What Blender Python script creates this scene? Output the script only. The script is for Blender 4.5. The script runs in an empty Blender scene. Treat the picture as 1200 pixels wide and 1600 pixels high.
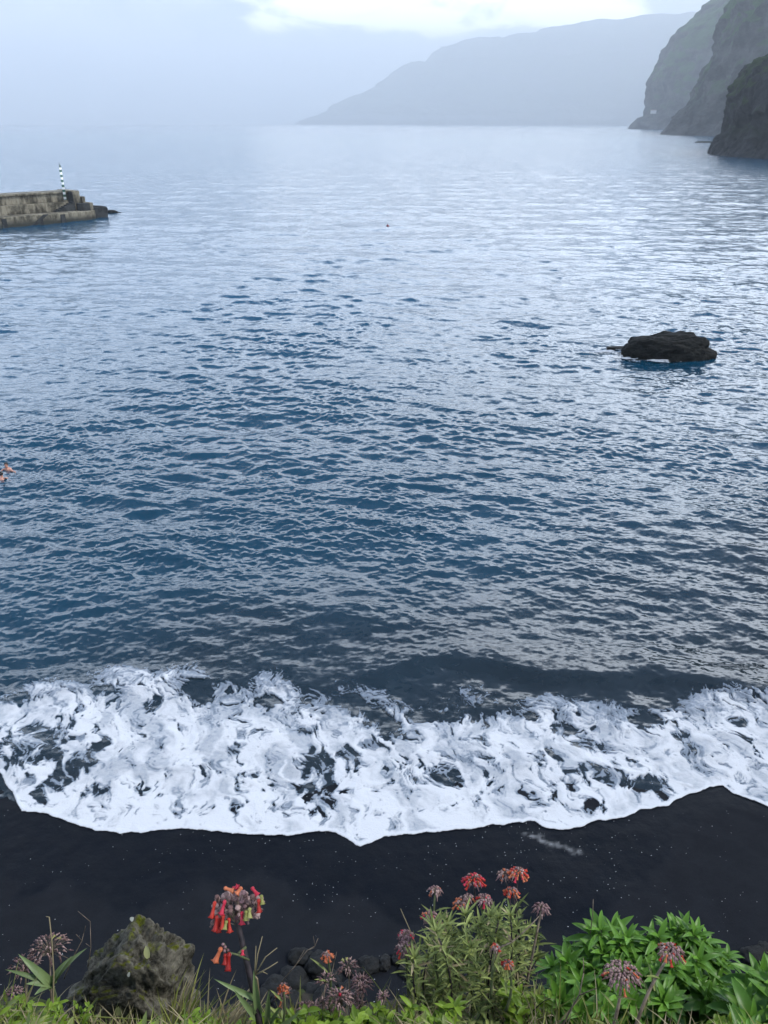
import bpy, math, random
import numpy as np
from mathutils import Vector, Matrix

R = math.radians
random.seed(7)
rng = np.random.default_rng(11)
S = bpy.context.scene
COL = S.collection

# ------------------------------------------------------------------ camera
F = 1250.0                                   # focal length in pixels of the 1200 x 1600 picture
PITCH = math.atan(607.0 / F)
CAM = Vector((0, 0, 15.0))
FW = Vector((0, math.cos(PITCH), -math.sin(PITCH)))
UP = Vector((0, math.sin(PITCH), math.cos(PITCH)))
RT = Vector((1, 0, 0))
SLOPE, SHORE = 0.09, 15.0                    # beach slope and where it meets the still water


def ray(px, py):
    return RT * ((px - 600) / F) + UP * ((800 - py) / F) + FW


def at(px, py, d):                           # the point at depth d
    return CAM + ray(px, py) * d


def ground(px, py, z=0.0):                   # the point on a level plane
    r = ray(px, py)
    return CAM + r * ((z - CAM.z) / r.z)


def shore_pt(px, py):                        # the point on beach or water
    r = ray(px, py)
    # z = SLOPE*(SHORE-y)
    t = (SLOPE * SHORE - CAM.z) / (r.z + SLOPE * r.y)
    p = CAM + r * t
    return p if p.z > 0 else ground(px, py)


# ------------------------------------------------------------------ numpy noise
_perm = np.random.default_rng(5).permutation(4096).astype(np.int64)
_ang = np.random.default_rng(6).random(4096) * 2 * np.pi
_g2 = np.stack([np.cos(_ang), np.sin(_ang)], 1)
_g3 = np.random.default_rng(8).normal(size=(4096, 3))
_g3 /= np.linalg.norm(_g3, axis=1)[:, None]


def _h(*ii):
    h = np.zeros_like(ii[0])
    for i in ii:
        h = _perm[(h + i) & 4095]
    return h


def perlin2(x, y, seed=0):
    xi = np.floor(x).astype(np.int64); yi = np.floor(y).astype(np.int64)
    fx = x - xi; fy = y - yi
    u = fx * fx * fx * (fx * (fx * 6 - 15) + 10); v = fy * fy * fy * (fy * (fy * 6 - 15) + 10)

    def g(a, b):
        gg = _g2[_h(xi + a + seed * 131, yi + b + seed * 57)]
        return gg[..., 0] * (fx - a) + gg[..., 1] * (fy - b)
    n = (g(0, 0) * (1 - u) + g(1, 0) * u) * (1 - v) + (g(0, 1) * (1 - u) + g(1, 1) * u) * v
    return n * 1.5


def perlin3(x, y, z, seed=0):
    xi = np.floor(x).astype(np.int64); yi = np.floor(y).astype(np.int64); zi = np.floor(z).astype(np.int64)
    fx = x - xi; fy = y - yi; fz = z - zi
    f = lambda t: t * t * t * (t * (t * 6 - 15) + 10)
    u, v, w = f(fx), f(fy), f(fz)

    def g(a, b, c):
        gg = _g3[_h(xi + a + seed * 131, yi + b + seed * 57, zi + c)]
        return gg[..., 0] * (fx - a) + gg[..., 1] * (fy - b) + gg[..., 2] * (fz - c)
    r = 0
    for a in (0, 1):
        for b in (0, 1):
            for c in (0, 1):
                r = r + g(a, b, c) * (u if a else 1 - u) * (v if b else 1 - v) * (w if c else 1 - w)
    return r * 1.5


def fbm2(x, y, oct=4, seed=0, gain=.5):
    s = 0; a = 1
    for o in range(oct):
        s = s + a * perlin2(x * 2 ** o + 17.3 * o, y * 2 ** o - 9.1 * o, seed + o); a *= gain
    return s


def fbm3(p, oct=4, seed=0, gain=.5):
    s = 0; a = 1
    for o in range(oct):
        s = s + a * perlin3(p[..., 0] * 2 ** o + 3.1 * o, p[..., 1] * 2 ** o, p[..., 2] * 2 ** o, seed + o); a *= gain
    return s


def ss(a, b, x):
    t = np.clip((x - a) / (b - a), 0, 1)
    return t * t * (3 - 2 * t)


# ------------------------------------------------------------------ nodes
class NT:
    def __init__(self, tree):
        self.t = tree; self.n = tree.nodes; self.l = tree.links

    def add(self, typ, ins=None, **kw):
        n = self.n.new(typ)
        for k, v in kw.items():
            setattr(n, k, v)
        for k, v in (ins or {}).items():
            s = n.inputs[k]
            if isinstance(v, bpy.types.NodeSocket):
                self.l.new(v, s)
            elif isinstance(v, bpy.types.Node):
                self.l.new(v.outputs[0], s)
            else:
                s.default_value = v
        return n

    def math(self, op, a, b=0.0, c=None, clamp=False):
        ins = {0: a, 1: b}
        if c is not None:
            ins[2] = c
        return self.add('ShaderNodeMath', ins, operation=op, use_clamp=clamp).outputs[0]

    def vmath(self, op, a, b=(0, 0, 0), scale=None):
        ins = {0: a, 1: b}
        if scale is not None:
            ins['Scale'] = scale
        n = self.add('ShaderNodeVectorMath', ins, operation=op)
        return n.outputs['Value'] if op in ('DOT_PRODUCT', 'LENGTH') else n.outputs[0]

    def mix(self, f, a, b):
        n = self.n.new('ShaderNodeMix'); n.data_type = 'RGBA'
        for s, v in ((n.inputs[0], f), (n.inputs[6], a), (n.inputs[7], b)):
            if isinstance(v, bpy.types.NodeSocket):
                self.l.new(v, s)
            else:
                s.default_value = v if not isinstance(v, tuple) or len(v) == 4 else (*v, 1)
        return n.outputs[2]

    def ramp(self, f, a, b):                  # smooth map a..b -> 0..1
        n = self.add('ShaderNodeMapRange', {0: f, 1: a, 2: b, 3: 0.0, 4: 1.0}, interpolation_type='SMOOTHSTEP', clamp=True)
        return n.outputs[0]

    def noise(self, vec, scale, detail=4, rough=.55, out=0, dist=0.0):
        n = self.add('ShaderNodeTexNoise', {'Vector': vec, 'Scale': scale, 'Detail': detail, 'Roughness': rough, 'Distortion': dist})
        return n.outputs[out]


def new_mat(name):
    m = bpy.data.materials.new(name); m.use_nodes = True
    m.node_tree.nodes.clear()
    t = NT(m.node_tree)
    out = t.add('ShaderNodeOutputMaterial')
    return m, t, out


def pbsdf(t, out, color, rough=.8, spec=.5, normal=None, ior=1.45):
    b = t.add('ShaderNodeBsdfPrincipled', {'Base Color': color if not isinstance(color, tuple) else (*color[:3], 1), 'Roughness': rough,
                                           'Specular IOR Level': spec, 'IOR': ior})
    if normal is not None:
        t.l.new(normal, b.inputs['Normal'])
    if out:
        t.l.new(b.outputs[0], out.inputs[0])
    return b


def bump(t, h, dist, strength=1.0):
    return t.add('ShaderNodeBump', {'Height': h, 'Distance': dist, 'Strength': strength}).outputs[0]


def pos(t):
    return t.add('ShaderNodeNewGeometry').outputs['Position']


def rock_mat(name, dark, light, scale, bdist, rough=.85, moss=None, moss_amt=0.0, spec=.3):
    m, t, out = new_mat(name)
    p = t.add('ShaderNodeTexCoord').outputs['Object']
    n1 = t.noise(p, scale, 8, .65)
    n2 = t.noise(p, scale * 5.3, 6, .7)
    f = t.ramp(t.math('ADD', t.math('MULTIPLY', n1, .6), t.math('MULTIPLY', n2, .4)), .36, .64)
    c = t.mix(f, (*dark, 1), (*light, 1))
    if moss:
        nz = t.add('ShaderNodeSeparateXYZ', {0: t.add('ShaderNodeNewGeometry').outputs['Normal']}).outputs[2]
        n3 = t.noise(p, scale * .9, 7, .7)
        g = t.ramp(t.math('ADD', t.math('ADD', t.math('MULTIPLY', nz, .35), n3), moss_amt), .72, .86)
        n4 = t.noise(p, scale * 7, 4, .6)
        c = t.mix(g, c, t.mix(t.ramp(n4, .35, .65), (*[v * .5 for v in moss], 1), (*moss, 1)))
    h = t.math('ADD', n1, t.math('MULTIPLY', n2, .4))
    pbsdf(t, out, c, rough, spec, bump(t, h, bdist))
    return m


def leaf_mat(name, base, tip=None, var=.35, trans=.3, rough=.45, spec=.35):
    m, t, out = new_mat(name)
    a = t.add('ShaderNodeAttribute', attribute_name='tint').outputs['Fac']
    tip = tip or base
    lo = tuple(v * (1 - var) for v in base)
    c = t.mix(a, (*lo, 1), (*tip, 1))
    n = t.noise(t.add('ShaderNodeTexCoord').outputs['Object'], 90, 3, .6)
    c = t.mix(t.math('MULTIPLY', n, .5), c, (*[v * .6 for v in base], 1))
    b = pbsdf(t, None, c, rough, spec)
    tr = t.add('ShaderNodeBsdfTranslucent', {0: c})
    mx = t.add('ShaderNodeMixShader', {0: trans, 1: b.outputs[0], 2: tr.outputs[0]})
    t.l.new(mx.outputs[0], out.inputs[0])
    return m


def plain_mat(name, a, b, scale=40, rough=.7, spec=.3, bd=None):
    m, t, out = new_mat(name)
    p = t.add('ShaderNodeTexCoord').outputs['Object']
    n = t.noise(p, scale, 5, .6)
    pbsdf(t, out, t.mix(t.ramp(n, .35, .65), (*a, 1), (*b, 1)), rough, spec, bump(t, n, bd) if bd else None)
    return m


# ------------------------------------------------------------------ mesh helpers
def link(name, me, parent=None, mat=None, smooth=True):
    o = bpy.data.objects.new(name, me); COL.objects.link(o)
    if parent:
        o.parent = parent
    if mat:
        for x in (mat if isinstance(mat, (list, tuple)) else [mat]):
            me.materials.append(x)
    if smooth:
        me.polygons.foreach_set('use_smooth', np.ones(len(me.polygons), dtype=bool))
    return o


def tag(o, label=None, cat=None, group=None, kind=None):
    for k, v in (('label', label), ('category', cat), ('group', group), ('kind', kind)):
        if v:
            o[k] = v
    return o


def empty(name, loc, label, cat, group=None):
    o = bpy.data.objects.new(name, None); COL.objects.link(o); o.location = loc; o.empty_display_size = .05
    return tag(o, label, cat, group)


def np_mesh(name, V, Q, attrs=None, tri=False):
    me = bpy.data.meshes.new(name)
    V = np.ascontiguousarray(V, dtype=np.float32); Q = np.ascontiguousarray(Q, dtype=np.int32)
    k = Q.shape[1]
    me.vertices.add(len(V)); me.vertices.foreach_set('co', V.ravel())
    me.loops.add(Q.size); me.loops.foreach_set('vertex_index', Q.ravel())
    me.polygons.add(len(Q)); me.polygons.foreach_set('loop_start', np.arange(len(Q), dtype=np.int32) * k)
    me.polygons.foreach_set('loop_total', np.full(len(Q), k, dtype=np.int32))
    for n, v in (attrs or {}).items():
        a = me.attributes.new(n, 'FLOAT', 'POINT'); a.data.foreach_set('value', np.ascontiguousarray(v, dtype=np.float32).ravel())
    me.update(); me.validate()
    return me


def grid_faces(nr, nc):
    i = np.arange(nr * nc).reshape(nr, nc)
    return np.stack([i[:-1, :-1], i[:-1, 1:], i[1:, 1:], i[1:, :-1]], -1).reshape(-1, 4)


class MB:
    """collects polygons into ONE mesh; coordinates are world, build() makes them local to the parent"""

    def __init__(self):
        self.v = []; self.f = []; self.m = []; self.t = []

    def poly(self, pts, m=0, tint=.5):
        b = len(self.v); self.v += [tuple(p) for p in pts]; self.t += [tint] * len(pts)
        self.f.append(tuple(range(b, b + len(pts)))); self.m.append(m)

    def rings(self, rings, closed=True, m=0, tint=.5, cap=True):
        b = len(self.v); n = len(rings[0])
        for r in rings:
            self.v += [tuple(p) for p in r]; self.t += [tint] * n
        for i in range(len(rings) - 1):
            for j in range(n if closed else n - 1):
                k = (j + 1) % n
                self.f.append((b + i * n + j, b + i * n + k, b + (i + 1) * n + k, b + (i + 1) * n + j)); self.m.append(m)
        if cap and closed:
            self.f.append(tuple(b + j for j in reversed(range(n)))); self.m.append(m)
            self.f.append(tuple(b + (len(rings) - 1) * n + j for j in range(n))); self.m.append(m)

    def tube(self, pts, r0, r1=None, n=6, m=0, tint=.5):
        r1 = r0 if r1 is None else r1
        pts = [Vector(p) for p in pts]; rings = []
        for i, p in enumerate(pts):
            d = (pts[min(i + 1, len(pts) - 1)] - pts[max(i - 1, 0)]).normalized()
            a = d.orthogonal().normalized() if i == 0 else (a - d * a.dot(d)).normalized()
            b = d.cross(a); r = r0 + (r1 - r0) * i / max(1, len(pts) - 1)
            rings.append([p + a * (r * math.cos(q)) + b * (r * math.sin(q)) for q in (2 * math.pi * k / n for k in range(n))])
        self.rings(rings, m=m, tint=tint)

    def box(self, o, ax, ay, az, m=0):        # corner o and three edge vectors
        o, ax, ay, az = map(Vector, (o, ax, ay, az))
        b = len(self.v)
        self.v += [tuple(o + ax * i + ay * j + az * k) for k in (0, 1) for j in (0, 1) for i in (0, 1)]; self.t += [.5] * 8
        for f in ((0, 2, 3, 1), (4, 5, 7, 6), (0, 1, 5, 4), (2, 6, 7, 3), (0, 4, 6, 2), (1, 3, 7, 5)):
            self.f.append(tuple(b + q for q in f)); self.m.append(m)

    def leaf(self, base, d, up, L, W, droop=.3, seg=5, shape='lance', fold=.25, m=0, tint=None, twist=0):
        d = Vector(d).normalized(); up = Vector(up)
        side = d.cross(up)
        side = side.normalized() if side.length > 1e-4 else d.orthogonal().normalized()
        nrm = side.cross(d).normalized()
        tint = random.random() if tint is None else tint
        b = len(self.v); p = Vector(base); dd = d.copy()
        for i in range(seg + 1):
            s = i / seg
            if shape == 'lance':
                w = W * (max(0, math.sin(math.pi * min(1, s * .92 + .08) ** .85))) ** .8 + W * .03
            elif shape == 'blade':
                w = W * (1 - s ** 2.2) + W * .02
            else:
                w = W * (.55 + .45 * math.sin(math.pi * s)) * (1 - s ** 4) + W * .03
            sd = side * math.cos(twist * s) + nrm * math.sin(twist * s)
            self.v += [tuple(p - sd * w * .5 + nrm * w * fold), tuple(p), tuple(p + sd * w * .5 + nrm * w * fold)]
            self.t += [tint] * 3
            p = p + dd * (L / seg)
            dd = (dd - nrm * (droop * 1.6 / seg)).normalized()
            nrm = side.cross(dd).normalized()
        for i in range(seg):
            for j in (0, 1):
                q = b + i * 3 + j
                self.f.append((q, q + 1, q + 4, q + 3)); self.m.append(m)

    def build(self, name, mat, parent=None, smooth=True):
        me = bpy.data.meshes.new(name)
        off = Vector((0, 0, 0))
        if parent:
            q = parent
            while q:
                off += Vector(q.location); q = q.parent
        me.from_pydata([(v[0] - off.x, v[1] - off.y, v[2] - off.z) for v in self.v], [], self.f)
        a = me.attributes.new('tint', 'FLOAT', 'POINT'); a.data.foreach_set('value', self.t)
        o = link(name, me, parent, mat, smooth)
        me.polygons.foreach_set('material_index', self.m)
        me.update()
        return o

    def build_at(self, name, mat, loc, smooth=True):
        o = self.build(name, mat, None, smooth)
        loc = Vector(loc)
        o.data.transform(Matrix.Translation(-loc)); o.location = loc
        return o


def ico(sub):
    import bmesh
    bm = bmesh.new(); bmesh.ops.create_icosphere(bm, subdivisions=sub, radius=1)
    V = np.array([v.co[:] for v in bm.verts]); T = np.array([[v.index for v in f.verts] for f in bm.faces])
    bm.free()
    return V, T


ICO = {k: ico(k) for k in (2, 3, 4, 5, 6)}

# ------------------------------------------------------------------ world and sun
SUN_AZ, SUN_EL = R(97), R(50)                # azimuth to the right of the view direction
sun_dir = Vector((math.sin(SUN_AZ) * math.cos(SUN_EL), math.cos(SUN_AZ) * math.cos(SUN_EL), math.sin(SUN_EL)))
w = bpy.data.worlds.new("World"); S.world = w; w.use_nodes = True
w.node_tree.nodes.clear()
t = NT(w.node_tree)
sky = t.add('ShaderNodeTexSky', sky_type='NISHITA', sun_disc=False, sun_elevation=SUN_EL, sun_rotation=SUN_AZ, altitude=10, air_density=1.0, dust_density=0.6, ozone_density=4.0)
gen = t.add('ShaderNodeTexCoord').outputs['Generated']
sep = t.add('ShaderNodeSeparateXYZ', {0: gen})
elev = sep.outputs[2]
# direction scaled so that cloud shapes flatten towards the horizon
flat = t.add('ShaderNodeMapping', {'Vector': gen, 'Scale': (1, 1, 2.6)}).outputs[0]
n1 = t.noise(flat, 3.1, 7, .55, dist=.3)
n2 = t.noise(flat, 9.0, 6, .6, dist=.4)


def lobe(px, py, width):
    d = ray(px, py).normalized()
    return t.ramp(t.vmath('DOT_PRODUCT', gen, tuple(d)), math.cos(width), math.cos(width * .35))


cl = t.math('ADD', t.math('MULTIPLY', n1, .65), t.math('MULTIPLY', n2, .35))
deck = t.mix(t.ramp(cl, .36, .62), (6.2, 7.3, 9.0, 1), (8.6, 9.4, 10.8, 1))
# bright broken cloud over the bay
lb = t.math('ADD', t.math('ADD', lobe(450, -25, .085), lobe(600, -15, .095)), t.math('ADD', lobe(760, -15, .10), lobe(920, -10, .10)), clamp=True)
lb = t.math('MULTIPLY', lb, t.ramp(elev, .060, .100))
sil = t.ramp(t.vmath('DOT_PRODUCT', gen, tuple(Vector((math.sin(R(22)) * math.cos(R(27)), math.cos(R(22)) * math.cos(R(27)), math.sin(R(27)))))), math.cos(R(23)), math.cos(R(6)))
brk = t.ramp(t.math('ADD', t.math('MULTIPLY', n2, .75), t.math('MULTIPLY', lb, .42)),   .64, .80)
hi = t.ramp(t.math('ADD', t.math('MULTIPLY', cl, 1.0), t.math('MULTIPLY', t.vmath('DOT_PRODUCT', gen, tuple(Vector((.62, .62, .42)).normalized())), .25)), .55, .85)
cloud = t.mix(hi, deck, (9.8, 10.9, 12.4, 1))
cloud = t.mix(t.math('MULTIPLY', sil, t.math('ADD', .45, t.math('MULTIPLY', n2, .8))), cloud, (14.8, 16.0, 17.8, 1))
cloud = t.mix(t.math('MULTIPLY', brk, lb), cloud, (30.0, 30.2, 30.8, 1))
cover = t.math('ADD', t.math('MULTIPLY', t.ramp(cl, .30, .48), .35), .6, clamp=True)
cover = t.math('MULTIPLY', cover, t.math('SUBTRACT', 1.0, t.math('MULTIPLY', t.ramp(elev, .33, .62), .95)))
boost = t.math('ADD', 1.0, t.math('MULTIPLY', t.ramp(elev, .11, .24), 2.5))  # extra cloud brightness added above the frame to brighten the water's reflections
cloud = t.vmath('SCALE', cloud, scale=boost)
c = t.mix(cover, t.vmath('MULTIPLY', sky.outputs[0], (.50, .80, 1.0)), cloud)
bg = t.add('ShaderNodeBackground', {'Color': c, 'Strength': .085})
t.l.new(bg.outputs[0], t.add('ShaderNodeOutputWorld').inputs[0])

sl = bpy.data.lights.new('sun', 'SUN'); sl.energy = 2.1; sl.angle = R(11); sl.color = (1, .96, .9)
so = bpy.data.objects.new('sun', sl); COL.objects.link(so)
so.rotation_euler = sun_dir.to_track_quat('Z', 'Y').to_euler(); so.location = (30, 0, 60)

cd = bpy.data.cameras.new('camera'); co = bpy.data.objects.new('camera', cd); COL.objects.link(co)
co.location = CAM; co.rotation_euler = (R(90) - PITCH, 0, 0)
cd.sensor_fit = 'VERTICAL'; cd.angle = 2 * math.atan(800 / F); cd.clip_start = .05; cd.clip_end = 60000
S.camera = co
S.view_settings.view_transform = 'Standard'; S.view_settings.look = 'None'
S.view_settings.exposure = 0.72; S.view_settings.gamma = 1.0
S.cycles.use_denoising = True
S.cycles.max_bounces = 6; S.cycles.diffuse_bounces = 2; S.cycles.glossy_bounces = 3; S.cycles.transmission_bounces = 3
S.cycles.transparent_max_bounces = 12; S.cycles.volume_bounces = 2
S.cycles.sample_clamp_indirect = 6; S.cycles.sample_clamp_direct = 6

# ------------------------------------------------------------------ sea
wave = []
_r = np.random.default_rng(21)
for i in range(130):
    lam = .16 * (16.0 / .16) ** ((i + _r.random()) / 130)
    th = R(-96) + _r.normal() * R(34 if lam < 5 else 16)        # travel direction, towards the shore
    if lam < .5:
        th = R(-96) + _r.normal() * R(50)
    slope = .040 if lam < .5 else (.037 if lam < 1.3 else (.026 if lam < 3.5 else .012))
    if lam > 8:
        slope = .010
    k = 2 * math.pi / lam
    wave.append((k * math.cos(th), k * math.sin(th), slope / k, _r.random() * 6.283, lam))


def swell(x, y):                              # the low wave about to break
    yc = 19.25 + .55 * np.sin(x * .33 + .6) + .35 * np.sin(x * .11 + 2) + .25 * np.sin(x * .9)
    a = .10 + .13 * ss(-2, 5, x) + .04 * np.sin(x * .7)
    d = y - yc
    return a * np.where(d < 0, np.exp(-(d / .48) ** 2), np.exp(-(d / 1.3) ** 2))


def waves(x, y, sx, sy):
    shape = np.broadcast(x, y, sx, sy).shape
    dz = np.zeros(shape); dx = np.zeros(shape); dy = np.zeros(shape); lost = np.zeros(shape)
    patch = .62 + .38 * np.clip(fbm2(x * .06 + 4, y * .035, 3, 31) * 1.6 + .5, 0, 1.4)
    fine = .55 + .6 * np.clip(fbm2(x * .16, y * .09, 3, 41) * 1.5 + .5, 0, 1.3)
    shore = .66 + .34 * ss(16.5, 24, y)
    chop = ss(17, 24, y)
    for kx, ky, a, ph, lam in wave:
        q = np.maximum(abs(kx) * sx, abs(ky) * sy)
        f = 1 - ss(1.1, 2.2, q)
        e = patch if lam > .7 else patch * fine
        k = math.hypot(kx, ky)
        A = a * f * shore * e
        p = kx * x + ky * y + ph
        sn, cs = np.sin(p), np.cos(p)
        dz += A * cs
        dx -= A * sn * kx / k * .8 * chop; dy -= A * sn * ky / k * .8 * chop
        lost += (1 - f * f) * (a * k) ** 2 * .5
    return dx, dy, dz + swell(x, y), lost


def sea_object():
    fpx = 800.0
    ys = [11.2]
    while ys[-1] < 26000:
        y = ys[-1]; ys.append(y + max(.034, y * y / (15 * fpx) * .45) if y < 900 else y * 1.09)
    ys = np.array(ys)
    u = np.linspace(-.55, .55, 900)
    ext = .55 + np.cumsum(np.geomspace(.003, .35, 26))
    u = np.concatenate([-ext[::-1], u, ext])
    depth = (.9 * ys + 6.6)
    X = u[None, :] * depth[:, None]; Y = np.repeat(ys[:, None], len(u), 1)
    du = np.gradient(u)
    SX = np.abs(du)[None, :] * depth[:, None]; SY = np.repeat(np.gradient(ys)[:, None], len(u), 1)
    dx, dy, dz, lost = waves(X, Y, SX, SY)
    V = np.stack([X + dx, Y + dy, dz], -1).reshape(-1, 3)
    me = np_mesh('sea', V, grid_faces(len(ys), len(u)), {'lost': np.sqrt(lost)})
    m, t, out = new_mat('sea_water')
    p = pos(t)
    sp = t.add('ShaderNodeSeparateXYZ', {0: p})
    y, x = sp.outputs[1], sp.outputs[0]
    lostn = t.add('ShaderNodeAttribute', attribute_name='lost').outputs['Fac']
    big = t.noise(p, .05, 4, .5)
    # water depth: shallow over black sand near the shore, deep blue further out
    dd = t.math('ADD', t.math('ADD', y, t.math('MULTIPLY', x, -.35)), t.math('MULTIPLY', t.math('SUBTRACT', big, .5), 22))
    c = t.mix(t.ramp(dd, 16.5, 30), (.006, .014, .020, 1), (.0003, .031, .060, 1))
    c = t.mix(t.ramp(dd, 26, 90), c, (.0002, .048, .098, 1))
    # ripples too small for the mesh
    rip = t.add('ShaderNodeMapping', {'Vector': p, 'Scale': (.75, 1.25, 1)}).outputs[0]
    v1 = t.vmath('SUBTRACT', t.noise(rip, 5.5, 3, .6, out=1), (.5, .5, .5))
    v2 = t.vmath('SUBTRACT', t.noise(rip, .9, 4, .6, out=1), (.5, .5, .5))
    v = t.vmath('ADD', t.vmath('SCALE', v1, scale=t.math('ADD', .36, t.math('MULTIPLY', t.ramp(y, 26, 18), .25))), t.vmath('SCALE', v2, scale=t.math('ADD', .07, t.math('MULTIPLY', lostn, 1.6))))
    v3 = t.vmath('SUBTRACT', t.noise(rip, .32, 4, .65, out=1), (.5, .5, .5))
    v = t.vmath('ADD', v, t.vmath('SCALE', v3, scale=t.math('MULTIPLY', lostn, 1.3)))
    v = t.vmath('MULTIPLY', v, (1, 1, 0))
    nn = t.vmath('NORMALIZE', t.vmath('ADD', t.add('ShaderNodeNewGeometry').outputs['Normal'], v))
    rough = t.math('ADD', .05, t.math('MULTIPLY', lostn, .6))
    pbsdf(t, out, c, rough, .5, nn, ior=1.48)
    o = link('sea', me, None, m)
    tag(o, 'rippled blue sea of the bay, paler towards the horizon', 'sea', kind='structure')
    return o


sea_object()

# ------------------------------------------------------------------ surf foam
front_px = [(-260, 1150), (-120, 1170), (-40, 1190), (0, 1212), (20, 1240), (35, 1268), (75, 1272), (110, 1287), (160, 1300), (215, 1302), (260, 1297), (310, 1296), (350, 1302), (400, 1305), (450, 1306), (500, 1299), (525, 1302), (550, 1316), (563, 1323), (580, 1318), (600, 1308), (650, 1303), (700, 1299), (760, 1292), (815, 1285), (835, 1284), (850, 1293), (880, 1298), (910, 1292), (935, 1281), (975, 1280), (1000, 1266), (1045, 1259), (1060, 1248), (1090, 1238), (1110, 1230), (1130, 1228), (1145, 1240), (1180, 1252), (1200, 1262), (1260, 1275), (1340, 1260), (1480, 1285)]
back_px = [(-260, 1110), (-60, 1095), (0, 1085), (60, 1068), (130, 1062), (180, 1042), (240, 1040), (310, 1062), (380, 1080), (430, 1066), (470, 1088), (560, 1092), (640, 1108), (690, 1106), (750, 1100), (850, 1097), (900, 1108), (1000, 1116), (1060, 1104), (1100, 1088), (1200, 1092), (1340, 1080), (1480, 1090)]
fr = np.array([shore_pt(*q)[:2] for q in front_px]); bk = np.array([ground(*q)[:2] for q in back_px])


def front_y(x):
    return np.interp(x, fr[:, 0], fr[:, 1])


def back_y(x):
    return np.interp(x, bk[:, 0], bk[:, 1])


def poly_dist(x, y, pts):
    d = np.full(x.shape, 1e9)
    for a, b in zip(pts[:-1], pts[1:]):
        ax, ay = a; bx, by = b
        vx, vy = bx - ax, by - ay
        s = np.clip(((x - ax) * vx + (y - ay) * vy) / (vx * vx + vy * vy + 1e-9), 0, 1)
        d = np.minimum(d, np.hypot(x - ax - s * vx, y - ay - s * vy))
    return d


def beach_z(y):
    return SLOPE * (SHORE - y)


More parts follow.
